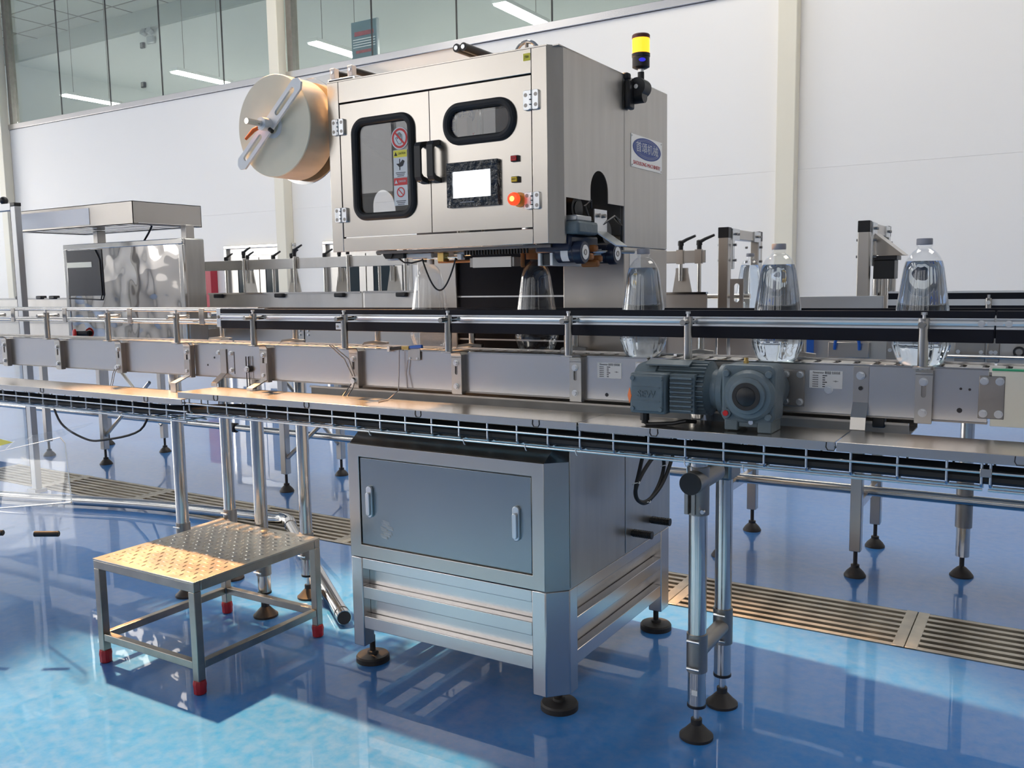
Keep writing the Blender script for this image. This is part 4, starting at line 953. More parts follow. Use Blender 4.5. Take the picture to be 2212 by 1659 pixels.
# gear motor (axis along the conveyor)
GXc, GYc, GZc = -0.634, 2.24, 1.018
g = G(); pts = rrect(-0.706, -0.574, 0.948, 1.092, 0.018, 5)
g.prism([(u, 2.150, v) for u, v in pts], (0, 0.085, 0)); g.cyl((-0.640, 2.235, 1.018), (-0.640, 2.337, 1.018), 0.056, n=28)
gm = build('gear_motor', g, GEAR, cv, bevel=0.006, seg=3, label='grey blue cast gear motor')
build('gear_foot', G().box(-0.698, -0.664, 2.150, 2.235, 0.928, 0.955).box(-0.615, -0.580, 2.150, 2.235, 0.925, 0.955).box(-0.664, -0.615, 2.155, 2.235, 0.937, 0.955), GEAR, gm, bevel=0.003)
build('bearing_boss', G().lathe((-0.634, 2.151, GZc), [(0.063, 0), (0.063, 0.010), (0.056, 0.020), (0.046, 0.022), (0.044, 0.030), (0.036, 0.033)], axis=(0, -1, 0), n=40), GEAR, gm)
build('bore_ring', G().ring((-0.634, 2.117, GZc), (0, -1, 0), 0.024, 0.034, 0.003, 40), BOOT, gm)
build('bore_cap', G().lathe((-0.634, 2.118, GZc), [(0.024, 0), (0.024, 0.003), (0.021, 0.005), (0.0, 0.006)], axis=(0, -1, 0), n=36), BLACKP, gm)
for k in range(4):
    g = G(); a = R(45 + 90 * k); g.cyl((-0.640 + 0.074 * math.cos(a), 2.151, GZc + 0.074 * math.sin(a)), (-0.640 + 0.074 * math.cos(a), 2.141, GZc + 0.074 * math.sin(a)), 0.009, n=14)
    build('case_lug', g, GEAR, gm, bevel=0.002)
pl = build('plug_seat', G().cyl((-0.690, 2.150, 0.972), (-0.690, 2.136, 0.972), 0.0125, n=8), GEAR, gm)
build('red_plug', G().cyl((-0.690, 2.136, 0.972), (-0.690, 2.132, 0.972), 0.0075, n=6), RED, gm)
build('drain_screw', G().cyl((-0.630, 2.150, 0.951), (-0.630, 2.145, 0.951), 0.006, n=12), ALU, gm)
build('breather', G().cyl((-0.660, 2.20, 1.090), (-0.660, 2.20, 1.098), 0.007, n=6).cyl((-0.660, 2.20, 1.098), (-0.660, 2.20, 1.106), 0.005, n=12), BRASS, gm)
build('adapter', G().lathe((-0.706, 2.225, 1.020), [(0.060, 0), (0.066, 0.006), (0.066, 0.020), (0.052, 0.026), (0.050, 0.040), (0.058, 0.046), (0.070, 0.050)], axis=(-1, 0, 0), n=36), GEAR, gm)
build('motor_barrel', G().lathe((-0.755, 2.225, 1.020), [(0.066, 0), (0.062, 0.003), (0.062, 0.135), (0.068, 0.138), (0.068, 0.180), (0.060, 0.200), (0.040, 0.208)], axis=(-1, 0, 0), n=40), GEAR, gm)
g = G()
for k in range(34):
    a = 2 * math.pi * k / 34
    if -0.9 < math.sin(a) < 2:
        d_ = Vector((0, math.cos(a), math.sin(a))); t_ = Vector((0, -math.sin(a), math.cos(a))) * 0.0013; c0 = Vector((-0.757, 2.225, 1.020)) + d_ * 0.060; c1 = c0 + d_ * 0.0125
        g.prism([c0 - t_, c0 + t_, c1 + t_, c1 - t_], (-0.128, 0, 0))
build('cooling_fins', g, GEAR, gm, smooth=False)
build('fin_block', G().box(-0.842, -0.776, 2.148, 2.19, 0.962, 1.062), GEAR, gm)
for k in range(8): build('fin', G().box(-0.838, -0.780, 2.136, 2.150, 0.968 + k * 0.0118, 0.9722 + k * 0.0118), GEAR, gm)
build('terminal_box', G().box(-0.945, -0.846, 2.128, 2.19, 0.958, 1.064), GEAR, gm, bevel=0.006, seg=3)
build('box_lid', G().box(-0.940, -0.851, 2.121, 2.129, 0.965, 1.058), GEAR, gm, bevel=0.003)
text('raised_maker', 'SEW', 0.026, GEAR, gm, (-0.896, 2.1212, 1.010), (1, 0, 0), (0, 0, 1), 0.0012, 0.05)
g = G()
for z in (0.992, 1.028): g.box(-0.933, -0.858, 2.1195, 2.1212, z - 0.0012, z + 0.0012)
build('lid_rib', g, GEAR, gm)
for (x, z) in ((-0.934, 1.051), (-0.857, 1.051), (-0.934, 0.972), (-0.857, 0.972)): build('lid_screw', G().cyl((x, 2.121, z), (x, 2.117, z), 0.0058, n=12), GEAR, gm)
build('rating_flap', G().prism([(-0.92, 2.175, 1.080), (-0.80, 2.175, 1.080), (-0.80, 2.20, 1.090), (-0.92, 2.20, 1.090)], (0, 0, 0.004)), GEAR, gm)
build('cable_gland', G().cyl((-0.912, 2.150, 0.960), (-0.912, 2.150, 0.938), 0.0125, n=8).cyl((-0.912, 2.150, 0.938), (-0.912, 2.150, 0.930), 0.009, n=12), BLACKP, gm)
g = G(); c = Vector((-0.9455, 2.15, 1.005))
g.prism([c + Vector((0, 0, 0.020)), c + Vector((0, 0.009, 0)), c + Vector((0, 0, -0.020)), c + Vector((0, -0.009, 0))], (-0.001, 0, 0)); c = Vector((-0.935, 2.1205, 1.000))
build('warning_diamond', G().prism([(-0.952, 2.132, 1.004), (-0.944, 2.126, 1.025), (-0.936, 2.1203, 1.004), (-0.944, 2.126, 0.983)], (-0.0008, -0.0008, 0)), ORANGE, gm)
g = G(); g.tube([(-0.912, 2.150, 0.934), (-0.905, 2.150, 0.927), (-0.88, 2.155, 0.9285), (-0.84, 2.165, 0.931), (-0.81, 2.175, 0.938), (-0.79, 2.20, 0.934)], 0.0055, 8)
build('motor_cable', g, BLACKP, gm)

# ================================================================== CABLE TRAY
tr = empty('cable_tray', (-2.0, 2.2, 0.80), 'galvanised wire cable tray with sheet steel lids hanging before the conveyor', 'cable tray')
def lid(x0, x1, dz, name='lid'):
    g = G(); z = 0.9235 + dz
    g.box(x0, x1, 2.112, 2.290, z - 0.0025, z).box(x0, x1, 2.110, 2.1125, z - 0.022, z).box(x0, x1, 2.2895, 2.292, z - 0.02, z)
    return build(name, g, LIDST, tr, bevel=0.0008)
l1 = lid(-4.75, -2.715, -0.026); l2 = lid(-2.735, -1.094, 0.0); l3 = lid(-1.088, -0.424, 0.001); l4 = lid(-0.420, 0.42, 0.0015)
def clip(x, dz, l):
    g = G(); z = 0.9125 + dz; g.tube([(x - 0.010, 2.1085, z + 0.010), (x - 0.011, 2.1085, z - 0.002), (x - 0.007, 2.1085, z - 0.009), (x + 0.007, 2.1085, z - 0.009), (x + 0.011, 2.1085, z - 0.002), (x + 0.010, 2.1085, z + 0.010)], 0.0011, 5)
    build('lid_clip', g, BLACKP, l)
for (x, dz, l) in ((-2.92, -0.026, l1), (-3.6, -0.026, l1), (-2.53, 0, l2), (-2.09, 0, l2), (-1.63, 0, l2), (-1.22, 0, l2), (-0.87, 0.001, l3), (-0.432, 0.001, l3), (-0.05, 0.0015, l4)): clip(x, dz, l)
def basket(x0, x1, dz, xs):
    for (y, z) in ((2.120, 0.881), (2.117, 0.844), (2.160, 0.842), (2.205, 0.842), (2.250, 0.842), (2.289, 0.846), (2.286, 0.881)):
        build('long_wire', G().cyl((x0, y, z + dz), (x1, y, z + dz), 0.0032, n=8), GALV, tr)
    first = None
    for x in xs:
        if first is None:
            first = build('cross_wire', G().tube([(x, 2.1235, 0.901 + dz), (x, 2.1235, 0.855 + dz), (x, 2.128, 0.849 + dz), (x, 2.138, 0.847 + dz), (x, 2.268, 0.847 + dz), (x, 2.278, 0.849 + dz), (x, 2.2825, 0.855 + dz), (x, 2.2825, 0.901 + dz)], 0.003, 7), GALV, tr); f0 = x
        else: dup(first, tr, (x - f0, 0, 0))
basket(-2.70, -0.119, 0.0, [-2.69 + 0.1 * k for k in range(26)] + [-0.122])
basket(-0.108, 0.42, 0.0, [-0.105, -0.01, 0.09, 0.19, 0.29])
basket(-4.75, -2.70, -0.030, [-4.72 + 0.1 * k for k in range(21)])
build('joint_clamp', G().box(-0.125, -0.102, 2.114, 2.1175, 0.872, 0.890), STEEL, tr, bevel=0.001)
for k, (y, r_) in enumerate(((2.142, 0.011), (2.172, 0.012), (2.205, 0.013), (2.238, 0.012), (2.266, 0.010))):
    pts = []
    for q in range(27):
        x = -4.7 + q * 0.195; d_ = -0.030 if x < -2.78 else (0.0 if x > -2.62 else -0.015)
        pts.append((x, y + 0.0015 * math.sin(q * 1.3 + k), 0.8515 + r_ + d_ + 0.001 * math.sin(q * 0.9 + 2 * k)))
    o = build('power_cable', G().tube(pts, r_, 7), RUBBER, loc=(-2.1, y, 0.82))
    tag(o, 'black power cable lying lengthwise inside the wire tray', 'cable', 'power cables in the wire tray')
# cable ties on the basket
for x in (-1.83, -1.47, -1.26, -1.10, -0.79, -0.64):
    build('cable_tie', G().tube([(x, 2.116, 0.850), (x + 0.002, 2.112, 0.842), (x + 0.004, 2.114, 0.834), (x + 0.004, 2.118, 0.832)], 0.0016, 5), PAPER, tr)

# black cable looped beside the cabinet
g = G(); P_ = [(-1.09, 2.60, 0.84), (-1.10, 2.595, 0.78), (-1.105, 2.560, 0.70), (-1.11, 2.545, 0.65), (-1.11, 2.56, 0.61), (-1.105, 2.62, 0.588), (-1.10, 2.69, 0.615), (-1.10, 2.745, 0.66), (-1.10, 2.755, 0.70), (-1.105, 2.735, 0.725), (-1.11, 2.68, 0.722), (-1.115, 2.60, 0.68), (-1.115, 2.555, 0.640), (-1.112, 2.57, 0.605), (-1.105, 2.63, 0.592), (-1.09, 2.70, 0.625), (-1.085, 2.765, 0.68), (-1.08, 2.80, 0.75), (-1.05, 2.70, 0.84), (-1.03, 2.40, 0.87)]
def smooth_path(P, n=6):
    P = [Vector(p) for p in P]; out = []
    for i in range(len(P) - 1):
        p0, p1, p2, p3 = P[max(i - 1, 0)], P[i], P[i + 1], P[min(i + 2, len(P) - 1)]
        for k in range(n):
            t = k / n; out.append(0.5 * ((2 * p1) + (p2 - p0) * t + (2 * p0 - 5 * p1 + 4 * p2 - p3) * t * t + (3 * p1 - p0 - 3 * p2 + p3) * t ** 3))
    out.append(P[-1]); return out
g.tube(smooth_path(P_), 0.0065, 8)
cc = empty('looped_cable', (-1.1, 2.65, 0.58), 'black cable coiled in a tied loop beside the cabinet wall', 'cable')
build('cable', g, RUBBER, cc)
for c in ((-1.112, 2.553, 0.665), (-1.10, 2.755, 0.685), (-1.105, 2.625, 0.588)):
    build('cable_tie', G().tube([(c[0] + 0.011 * math.cos(t * 0.7), c[1] + 0.013 * math.sin(t * 0.7), c[2] + 0.004 * math.sin(t)) for t in range(9)], 0.0016, 5, closed=True), PAPER, cc)

# ================================================================== BOTTLES
PROF = [(0.0, 0.008), (0.020, 0.007), (0.034, 0.002), (0.042, 0.0), (0.049, 0.004), (0.0555, 0.014), (0.0605, 0.026), (0.0645, 0.040), (0.067, 0.055), (0.068, 0.070), (0.0678, 0.084), (0.0665, 0.098), (0.0648, 0.112), (0.063, 0.126), (0.061, 0.141), (0.0586, 0.158), (0.056, 0.176), (0.0535, 0.194), (0.051, 0.212), (0.0485, 0.230), (0.046, 0.247), (0.0435, 0.259), (0.041, 0.266), (0.0375, 0.273), (0.033, 0.2795), (0.0275, 0.2855), (0.022, 0.290), (0.0185, 0.2925), (0.0172, 0.295)]
def fine(prof, k=2):
    out = []
    for (a, b) in zip(prof[:-1], prof[1:]):
        for q in range(k): out.append((a[0] + (b[0] - a[0]) * q / k, a[1] + (b[1] - a[1]) * q / k))
    return out + [prof[-1]]
def bmod(t, h):
    if h < 0.012: return 1 + 0.010 * math.cos(6 * t) * (h / 0.012)
    if h < 0.10: return 1 + 0.038 * math.cos(7 * t + h * 60) * math.cos(7 * t - h * 60) * min(1, (h - 0.012) / 0.02, (0.10 - h) / 0.015)
    if h < 0.262: return 1 + 0.022 * abs(math.cos(8 * t)) * min(1, (h - 0.10) / 0.03, (0.262 - h) / 0.02)
    return 1.0
def bottle(x, y, z, label, full, capped):
    b_ = empty('water_bottle', (x, y, z), label, 'bottle', 'bottles on the conveyors')
    pr = fine(PROF, 2) + [(0.0172, 0.300), (0.0200, 0.3005), (0.0200, 0.303), (0.0170, 0.3035), (0.0166, 0.316)]
    g = G(); g.lathe((x, y, z), pr, n=96, mod=bmod); g.f.pop()      # open mouth
    build('bottle_body', g, PET, b_)
    if full:
        wp = [(r * 0.988, h) for (r, h) in fine(PROF, 2) if h <= 0.2625]
        wp[0] = (0.0, 0.0095); g = G(); g.lathe((x, y, z + 0.0006), wp, n=96, mod=bmod)
        build('water', g, WATER, b_)
    if capped:
        c = G(); c.lathe((x, y, z), [(0.0182, 0.3035), (0.0186, 0.305), (0.0186, 0.317), (0.0176, 0.3188), (0.0, 0.3190)], n=60, mod=lambda t, h: 1 + 0.012 * math.cos(30 * t) if h < 0.3175 else 1)
        build('cap', c, GREYCAP, b_)
    return b_
bottle(-1.822, 2.44, 1.0765, 'clear empty bottle without cap below the sensor lead at the machine entry', False, False)
bottle(-1.404, 2.44, 1.0765, 'clear empty bottle under the cutter head before the black boards', False, False)
bottle(-1.040, 2.44, 1.0765, 'grey capped water bottle just leaving the label machine', True, True)
bottle(-0.647, 2.44, 1.0765, 'grey capped water bottle standing above the gear motor', True, True)
bottle(-0.288, 2.44, 1.0765, 'grey capped water bottle behind the last conveyor rail post', True, True)
bottle(-1.262, 4.25, 1.1065, 'grey capped water bottle inside the portal frame on the back conveyor', True, True)

# ================================================================== STEP STOOL
SX0, SX1, SY0, SY1 = -2.812, -2.288, 1.782, 2.350
st = empty('step_stool', ((SX0 + SX1) / 2, (SY0 + SY1) / 2, 0), 'low steel step stool with diamond plate top and red taped feet', 'stool')
top = build('tread_plate', G().box(SX0, SX1, SY0, SY1, 0.370, 0.376), mat('tread_steel', (0.56, 0.52, 0.46), 0.33, 1.0, var=0.12, vscale=10, rvar=0.06), st, bevel=0.001)
g = G(); nx, ny = 15, 17
for i in range(nx):
    for j in range(ny):
        cx_ = SX0 + 0.035 + i * (SX1 - SX0 - 0.07) / (nx - 1); cy_ = SY0 + 0.035 + j * (SY1 - SY0 - 0.07) / (ny - 1)
        a = R(12 if (i + j) % 2 else 102); l2, w2, h2 = 0.0125, 0.0034, 0.0022
        u = Vector((math.cos(a), math.sin(a), 0)); v = Vector((-math.sin(a), math.cos(a), 0)); c = Vector((cx_, cy_, 0.376))
        g.add([c - u * l2, c + u * l2, c + v * w2, c - v * w2, c - u * l2 * 0.45 + Vector((0, 0, h2)), c + u * l2 * 0.45 + Vector((0, 0, h2))], [(0, 3, 4), (3, 1, 5), (3, 5, 4), (1, 2, 5), (2, 0, 4), (2, 4, 5)])
build('tread_pattern', g, MATS['tread_steel'], top, smooth=False, kind='stuff')
for (a, b, c, d) in ((SX0, SX1, SY0, SY0 + 0.028), (SX0, SX1, SY1 - 0.028, SY1), (SX0, SX0 + 0.028, SY0 + 0.028, SY1 - 0.028), (SX1 - 0.028, SX1, SY0 + 0.028, SY1 - 0.028)):
    build('top_rail', G().box(a + 0.001, b - 0.001, c + 0.001, d - 0.001, 0.341, 0.370), STOOLST, st, bevel=0.002)
for (x, y) in ((SX0, SY0), (SX1 - 0.03, SY0), (SX0, SY1 - 0.03), (SX1 - 0.03, SY1 - 0.03)):
    l_ = build('leg', G().box(x + 0.001, x + 0.029, y + 0.001, y + 0.029, 0.03, 0.341), STOOLST, st, bevel=0.002)
    g = G(); g.lathe((x + 0.015, y + 0.015, 0), [(0.017, 0), (0.0205, 0.004), (0.021, 0.022), (0.0225, 0.032), (0.0205, 0.044), (0.0195, 0.046)], n=10)
    build('taped_foot', g, REDTAPE, l_)
for (a, b, c, d) in ((SX0 + 0.03, SX1 - 0.03, SY0 + 0.003, SY0 + 0.027), (SX0 + 0.03, SX1 - 0.03, SY1 - 0.027, SY1 - 0.003), (SX0 + 0.003, SX0 + 0.027, SY0 + 0.03, SY1 - 0.03), (SX1 - 0.027, SX1 - 0.003, SY0 + 0.03, SY1 - 0.03)):
    build('stretcher', G().box(a, b, c, d, 0.082, 0.108), STOOLST, st, bevel=0.002)

# ================================================================== STEEL PIPE ON THE FLOOR
pp = empty('drain_pipe', (-3.6, 3.3, 0), 'polished steel pipe with an elbow lying across the floor', 'pipe')
P_ = smooth_path([(-6.6, 2.72, 0.040), (-5.5, 2.945, 0.040), (-4.55, 3.215, 0.040), (-3.62, 3.345, 0.048)], 8)
build('long_run', G().tube(P_, 0.030, 24), TUBE, pp)
el = smooth_path([(-3.62, 3.345, 0.048), (-3.53, 3.352, 0.050), (-3.455, 3.325, 0.050), (-3.395, 3.275, 0.048)], 8)
build('elbow', G().tube(el, 0.032, 24), POLISH, pp)
build('outlet', G().tube([(-3.395, 3.275, 0.048), (-2.28, 2.455, 0.034)], 0.029, 24), POLISH, pp)
d_ = (Vector((-2.28, 2.455, 0.034)) - Vector((-3.395, 3.275, 0.048))).normalized(); c = Vector((-2.28, 2.455, 0.034))
build('end_bead', G().ring(c - d_ * 0.05, d_, 0.029, 0.0315, 0.006, 28), TUBE, pp)
build('pipe_mouth', G().cyl(c, c + d_ * 0.0008, 0.026, n=24), INK, pp)

# ================================================================== BACK CONVEYOR
bc = empty('inspection_conveyor', (-3.0, 4.25, 0), 'second stainless conveyor line with portal frames behind the label machine', 'conveyor')
def sq_leg(x, y, ztop, w=0.045, cap=False):
    l_ = build('square_leg', G().box(x - w / 2, x + w / 2, y - w / 2, y + w / 2, 0.115, ztop), STEEL, bc, bevel=0.003)
    g = G(); g.lathe((x, y, 0), [(0.046, 0), (0.046, 0.006), (0.036, 0.022), (0.018, 0.040), (0.018, 0.052), (0.009, 0.054), (0.009, 0.118)], n=20)
    build('leg_foot', g, BOOT, l_)
    if cap: build('leg_cap', G().box(x - w / 2 - 0.001, x + w / 2 + 0.001, y - w / 2 - 0.001, y + w / 2 + 0.001, ztop - 0.045, ztop + 0.004), BLACKP, l_, bevel=0.003)
    return l_
for x in (-6.76, -6.03, -4.15, -2.55):
    sq_leg(x, 3.985, 0.96); sq_leg(x - 0.02, 4.52, 0.96)
for x in (-6.03, -4.15):
    for s_ in (-1, 1):
        p0 = Vector((x + s_ * 0.02, 3.985 if s_ > 0 else 4.50, 0.22)); p1 = p0 + Vector((s_ * 0.52, 0.02, 0.42))
        build('diagonal_brace', G().cyl(p0, p1, 0.013, n=6), STEEL, bc)
for x in (-1.306, -0.704):
    sq_leg(x, 4.0, 1.535, 0.047, True); sq_leg(x, 4.50, 1.535, 0.047, True)
    pb = build('portal_beam', G().box(x - 0.0235, x + 0.0235, 4.0245, 4.4755, 1.487, 1.533), STEEL, bc, bevel=0.003)
    for (y0, y1) in ((4.026, 4.13), (4.37, 4.474)):
        build('corner_plate', G().box(x + 0.0235, x + 0.029, y0, y1, 1.484, 1.534).box(x + 0.0235, x + 0.029, y0 if y0 < 4.2 else y1 - 0.03, (y0 + 0.03) if y0 < 4.2 else y1, 1.35, 1.484), ALU, pb)
        for y in (y0 + 0.04, y0 + 0.07): build('corner_bolt', G().cyl((x + 0.029, y, 1.510), (x + 0.040, y, 1.510), 0.006, n=8), DULL, pb)
        yb = (y0 + 0.015) if y0 < 4.2 else y1 - 0.015
        for z in (1.46, 1.39): build('corner_bolt', G().cyl((x + 0.029, yb, z), (x + 0.042, yb, z), 0.006, n=8), DULL, pb)
        for z in (1.46, 1.39): build('corner_bolt', G().cyl((x - 0.0235, yb - 0.03, z), (x - 0.034, yb - 0.03, z), 0.006, n=8), DULL, pb)
    build('cross_rail', G().box(x - 0.012, x + 0.012, 4.0235, 4.4765, 0.29, 0.33), BEAM, bc, bevel=0.002)
# round column under the second portal
rc_ = build('round_leg', G().cyl((-0.303, 4.22, 0.09), (-0.303, 4.22, 0.98), 0.028, n=20), TUBE, bc)
build('leg_sleeve', G().cyl((-0.303, 4.22, 0.22), (-0.303, 4.22, 0.44), 0.034, n=20), DULL, rc_)
build('leg_foot', G().lathe((-0.303, 4.22, 0), [(0.048, 0), (0.048, 0.006), (0.036, 0.022), (0.018, 0.040), (0.010, 0.045), (0.010, 0.092)], n=20), BOOT, rc_)
# longitudinal pipe between the legs
lp = build('service_pipe', G().cyl((-8.3, 4.2, 0.322), (0.7, 4.2, 0.345), 0.023, n=20), TUBE, bc)
build('pipe_clamp', G().cyl((-4.89, 4.2, 0.33), (-4.84, 4.2, 0.33), 0.034, n=16), BOOT, lp)
# beams and deck
build('deck_plate', G().box(-8.0, 0.6, 4.03, 4.47, 1.095, 1.105), STEELV, bc)
for y in (3.985, 4.475):
    build('side_beam', G().box(-8.0, -1.34, y, y + 0.02, 0.955, 1.10), STEELV, bc)
    build('side_beam', G().box(-1.27, 0.6, y, y + 0.02, 0.955, 1.075), STEELV, bc)
# tall guard panels with a bright top edge
for (a, b, zt) in ((-8.0, -6.2, 1.235), (-4.72, -3.42, 1.258), (-3.40, -2.02, 1.260), (-2.0, -1.365, 1.238)):
    p = build('guard_panel', G().box(a, b, 3.93, 3.942, 1.06, zt), STEELV, bc)
    build('panel_edge', G().box(a, b, 3.920, 3.950, zt, zt + 0.010), POLISH, p)
for (a, b) in ((-4.72, -3.90), (-3.89, -2.9), (-2.88, -1.6)):
    p = build('lower_panel', G().box(a, b, 3.94, 3.948, 0.93, 1.055), STEEL, bc)
    for x in (a + 0.03, b - 0.03):
        for z in (1.01, 1.035): build('panel_bolt', G().cyl((x, 3.94, z), (x, 3.932, z), 0.007, n=8), ALU, p)
for x in (-4.62, -4.07, -3.58, -3.12, -6.9, -6.62, -6.45): build('panel_clip', G().box(x - 0.035, x + 0.035, 3.905, 3.955, 1.236, 1.262), BLACKP, bc, bevel=0.006)
# adjustable rail carriers: bars, rods, gussets, clamp levers
def lever(x, y, z, s_, parent):
    build('clamp_lever', G().lathe((x, y, z), [(0.011, 0), (0.011, 0.022), (0.014, 0.024), (0.013, 0.044), (0.006, 0.048)], n=12).tube([(x, y, z + 0.036), (x + s_ * 0.03, y - 0.006, z + 0.050), (x + s_ * 0.075, y - 0.012, z + 0.066)], [0.009, 0.0075, 0.006], 8), BLACKP, parent)
xsB = [-5.28, -4.845, -4.42, -3.975, -3.545, -3.12]
for i, (a, b) in enumerate(zip(xsB[:-1], xsB[1:])):
    br_ = build('carrier_bar', G().box(a + 0.004, b - 0.004, 3.990, 4.002, 1.412, 1.474), STEELV, bc, bevel=0.002)
    build('bar_end', G().box(b - 0.03, b - 0.008, 3.982, 4.008, 1.410, 1.482), DULL, br_)
    build('hanger_rod', G().cyl((b - 0.012, 3.975, 1.06), (b - 0.012, 3.975, 1.48), 0.0095, n=12), TUBE, br_)
    lever(b - 0.012, 3.975, 1.484, 1 if i % 3 else -1, br_)
    xm = (a + b) / 2
    build('hanger_rod', G().cyl((xm - 0.05, 4.05, 1.06), (xm - 0.05, 4.05, 1.47), 0.009, n=12), TUBE, br_)
    lever(xm - 0.05, 4.05, 1.455, 1, br_)
    build('gusset', G().prism([(xm + 0.06, 4.46, 1.11), (xm + 0.24, 4.46, 1.11), (xm + 0.175, 4.46, 1.42), (xm + 0.125, 4.46, 1.42)], (0, 0.008, 0)), STEELV, br_)
    build('rear_rod', G().cyl((xm + 0.15, 4.44, 1.33), (xm + 0.15, 4.44, 1.47), 0.010, n=10), TUBE, br_)
    build('rear_bar', G().box(a + 0.1, b + 0.1, 4.448, 4.456, 1.425, 1.482), STEELV, br_)
    lever(xm + 0.15, 4.44, 1.482, 1, br_)
# the last carrier, right of the label machine
br_ = build('carrier_bar', G().box(-1.75, -1.395, 3.99, 4.002, 1.382, 1.440), STEELV, bc, bevel=0.002)
for (x, w2) in ((-1.515, 1), (-1.425, 1)):
    lever(x, 3.996, 1.440, 1, br_)
    build('bar_block', G().box(x - 0.018, x + 0.014, 3.984, 4.008, 1.378, 1.444), STEEL, br_)
    build('hanger_rod', G().cyl((x, 3.996, 1.06 if x > -1.45 else 1.30), (x, 3.996, 1.38), 0.010, n=12), TUBE, br_)
build('gusset', G().holeplate((-1.545, -1.485, 1.34, 1.36), rrect(-1.519, -1.511, 1.346, 1.354, 0.003, 3), 4.01, 4.018, FY).prism([(-1.57, 4.01, 1.19), (-1.455, 4.01, 1.19), (-1.485, 4.01, 1.34), (-1.545, 4.01, 1.34)], (0, 0.008, 0)), STEELV, br_)
gr = build('guide_tube', G().cyl((-2.0, 4.05, 1.225), (-1.20, 4.05, 1.225), 0.012, n=14), TUBE, bc)
# right end: guide rail on posts like the front line
for (z0, z1, m_) in ((1.210, 1.235, DARKBLUE), (1.185, 1.210, ALU), (1.145, 1.185, DARKBLUE)):
    build('guide_strip', G().box(-0.60, 0.6, 3.975, 3.99, z0, z1), m_, bc)
build('guide_top_edge', G().box(-0.60, 0.6, 3.97, 3.995, 1.235, 1.243), ALU, bc)
for x in (-0.228, 0.2):
    p = build('rail_post', G().cyl((x, 3.93, 1.06), (x, 3.93, 1.215), 0.012, n=14), TUBE, bc); build('post_screw', G().cyl((x, 3.93, 1.215), (x, 3.93, 1.228), 0.006, n=8), ALU, p)
    build('clamp_rod', G().cyl((x, 3.90, 1.198), (x, 3.975, 1.198), 0.008, n=10), ALU, p)
# slide arm with pusher block between the portals
build('slide_arm', G().box(-1.10, -0.615, 3.94, 3.965, 1.165, 1.225), ALUD, bc, bevel=0.002)
build('valve_block', G().box(-1.02, -0.86, 3.945, 3.985, 1.105, 1.150), GREYCAP, bc, bevel=0.004)
build('valve_port', G().cyl((-0.93, 3.945, 1.128), (-0.93, 3.935, 1.128), 0.009, n=12), BLACKP, bc)
g = G(); g.prism([(-0.680, 4.07, 1.492), (-0.680, 4.25, 1.492), (-0.560, 4.22, 1.395), (-0.560, 4.05, 1.395)], (-0.004, 0, 0.004)); g.prism([(-0.680, 4.07, 1.492), (-0.680, 4.07, 1.395), (-0.560, 4.05, 1.395)], (0, 0.004, 0)); g.prism([(-0.680, 4.25, 1.492), (-0.680, 4.25, 1.395), (-0.560, 4.22, 1.395)], (0, 0.004, 0))
build('deflector', g, STEEL, bc, smooth=False)
build('pusher_head', G().box(-0.685, -0.585, 4.07, 4.19, 1.375, 1.393), BLACKP, bc, bevel=0.002)
build('pusher_body', G().box(-0.680, -0.595, 4.08, 4.18, 1.295, 1.375), BLACKP, bc, bevel=0.003)
build('pusher_rod', G().cyl((-0.665, 4.10, 1.225), (-0.665, 4.10, 1.295), 0.020, n=16).cyl((-0.61, 4.10, 1.225), (-0.61, 4.10, 1.295), 0.020, n=16), POLISH, bc)
# photo eye on the first portal
pe = build('photo_eye', G().holeplate((-1.265, -1.205, 1.16, 1.305), rrect(-1.248, -1.222, 1.20, 1.285, 0.0125, 6), 3.955, 3.965, FY), DULL, bc)
build('eye_strip', G().box(-1.265, -1.16, 3.965, 3.972, 1.135, 1.160), STEELV, pe)
build('eye_stem', G().cyl((-1.40, 3.955, 1.135), (-1.24, 3.955, 1.140), 0.009, n=10), BRASS, pe)
# pneumatic hoses and fittings below the back rail
build('air_hose', G().tube(smooth_path([(-0.80, 3.93, 1.00), (-0.79, 3.92, 1.045), (-0.745, 3.915, 1.062), (-0.705, 3.92, 1.045), (-0.70, 3.93, 1.00)], 8), 0.0065, 8), BLUEH, bc)
build('blue_strip', G().box(-0.915, -0.885, 3.925, 3.932, 0.97, 1.075), BLUEH, bc)
build('valve_plate', G().box(-0.83, -0.665, 3.945, 3.984, 0.965, 1.03), STEEL, bc, bevel=0.003)
for (a, b) in ((-0.60, -0.46), (-0.345, -0.235), (-0.228, -0.185)):
    p = build('bearing_plate', G().box(a, b, 3.972, 3.984, 0.96, 1.07), DULL, bc, bevel=0.003)
    for x in (a + 0.014, b - 0.014): build('plate_bolt', G().cyl((x, 3.972, 1.0), (x, 3.964, 1.0), 0.008, n=8), ALU, p)
wh = build('pulley', G().ring((-0.118, 3.972, 1.005), (0, -1, 0), 0.014, 0.021, 0.010, 20), BLACKP, bc)
build('pulley_hub', G().cyl((-0.118, 3.972, 1.005), (-0.118, 3.960, 1.005), 0.012, n=14), DULL, wh)
build('thin_rail', G().cyl((-0.43, 3.95, 0.985), (0.5, 3.95, 0.985), 0.007, n=10), TUBE, bc)
# cabling hanging by the far left legs
g = G(); g.tube(smooth_path([(-6.55, 3.90, 0.50), (-6.40, 3.88, 0.30), (-6.15, 3.90, 0.20), (-5.95, 3.92, 0.20), (-5.55, 3.95, 0.30), (-5.40, 3.95, 0.52)], 6), 0.008, 8)
build('hanging_cable', g, RUBBER, bc)

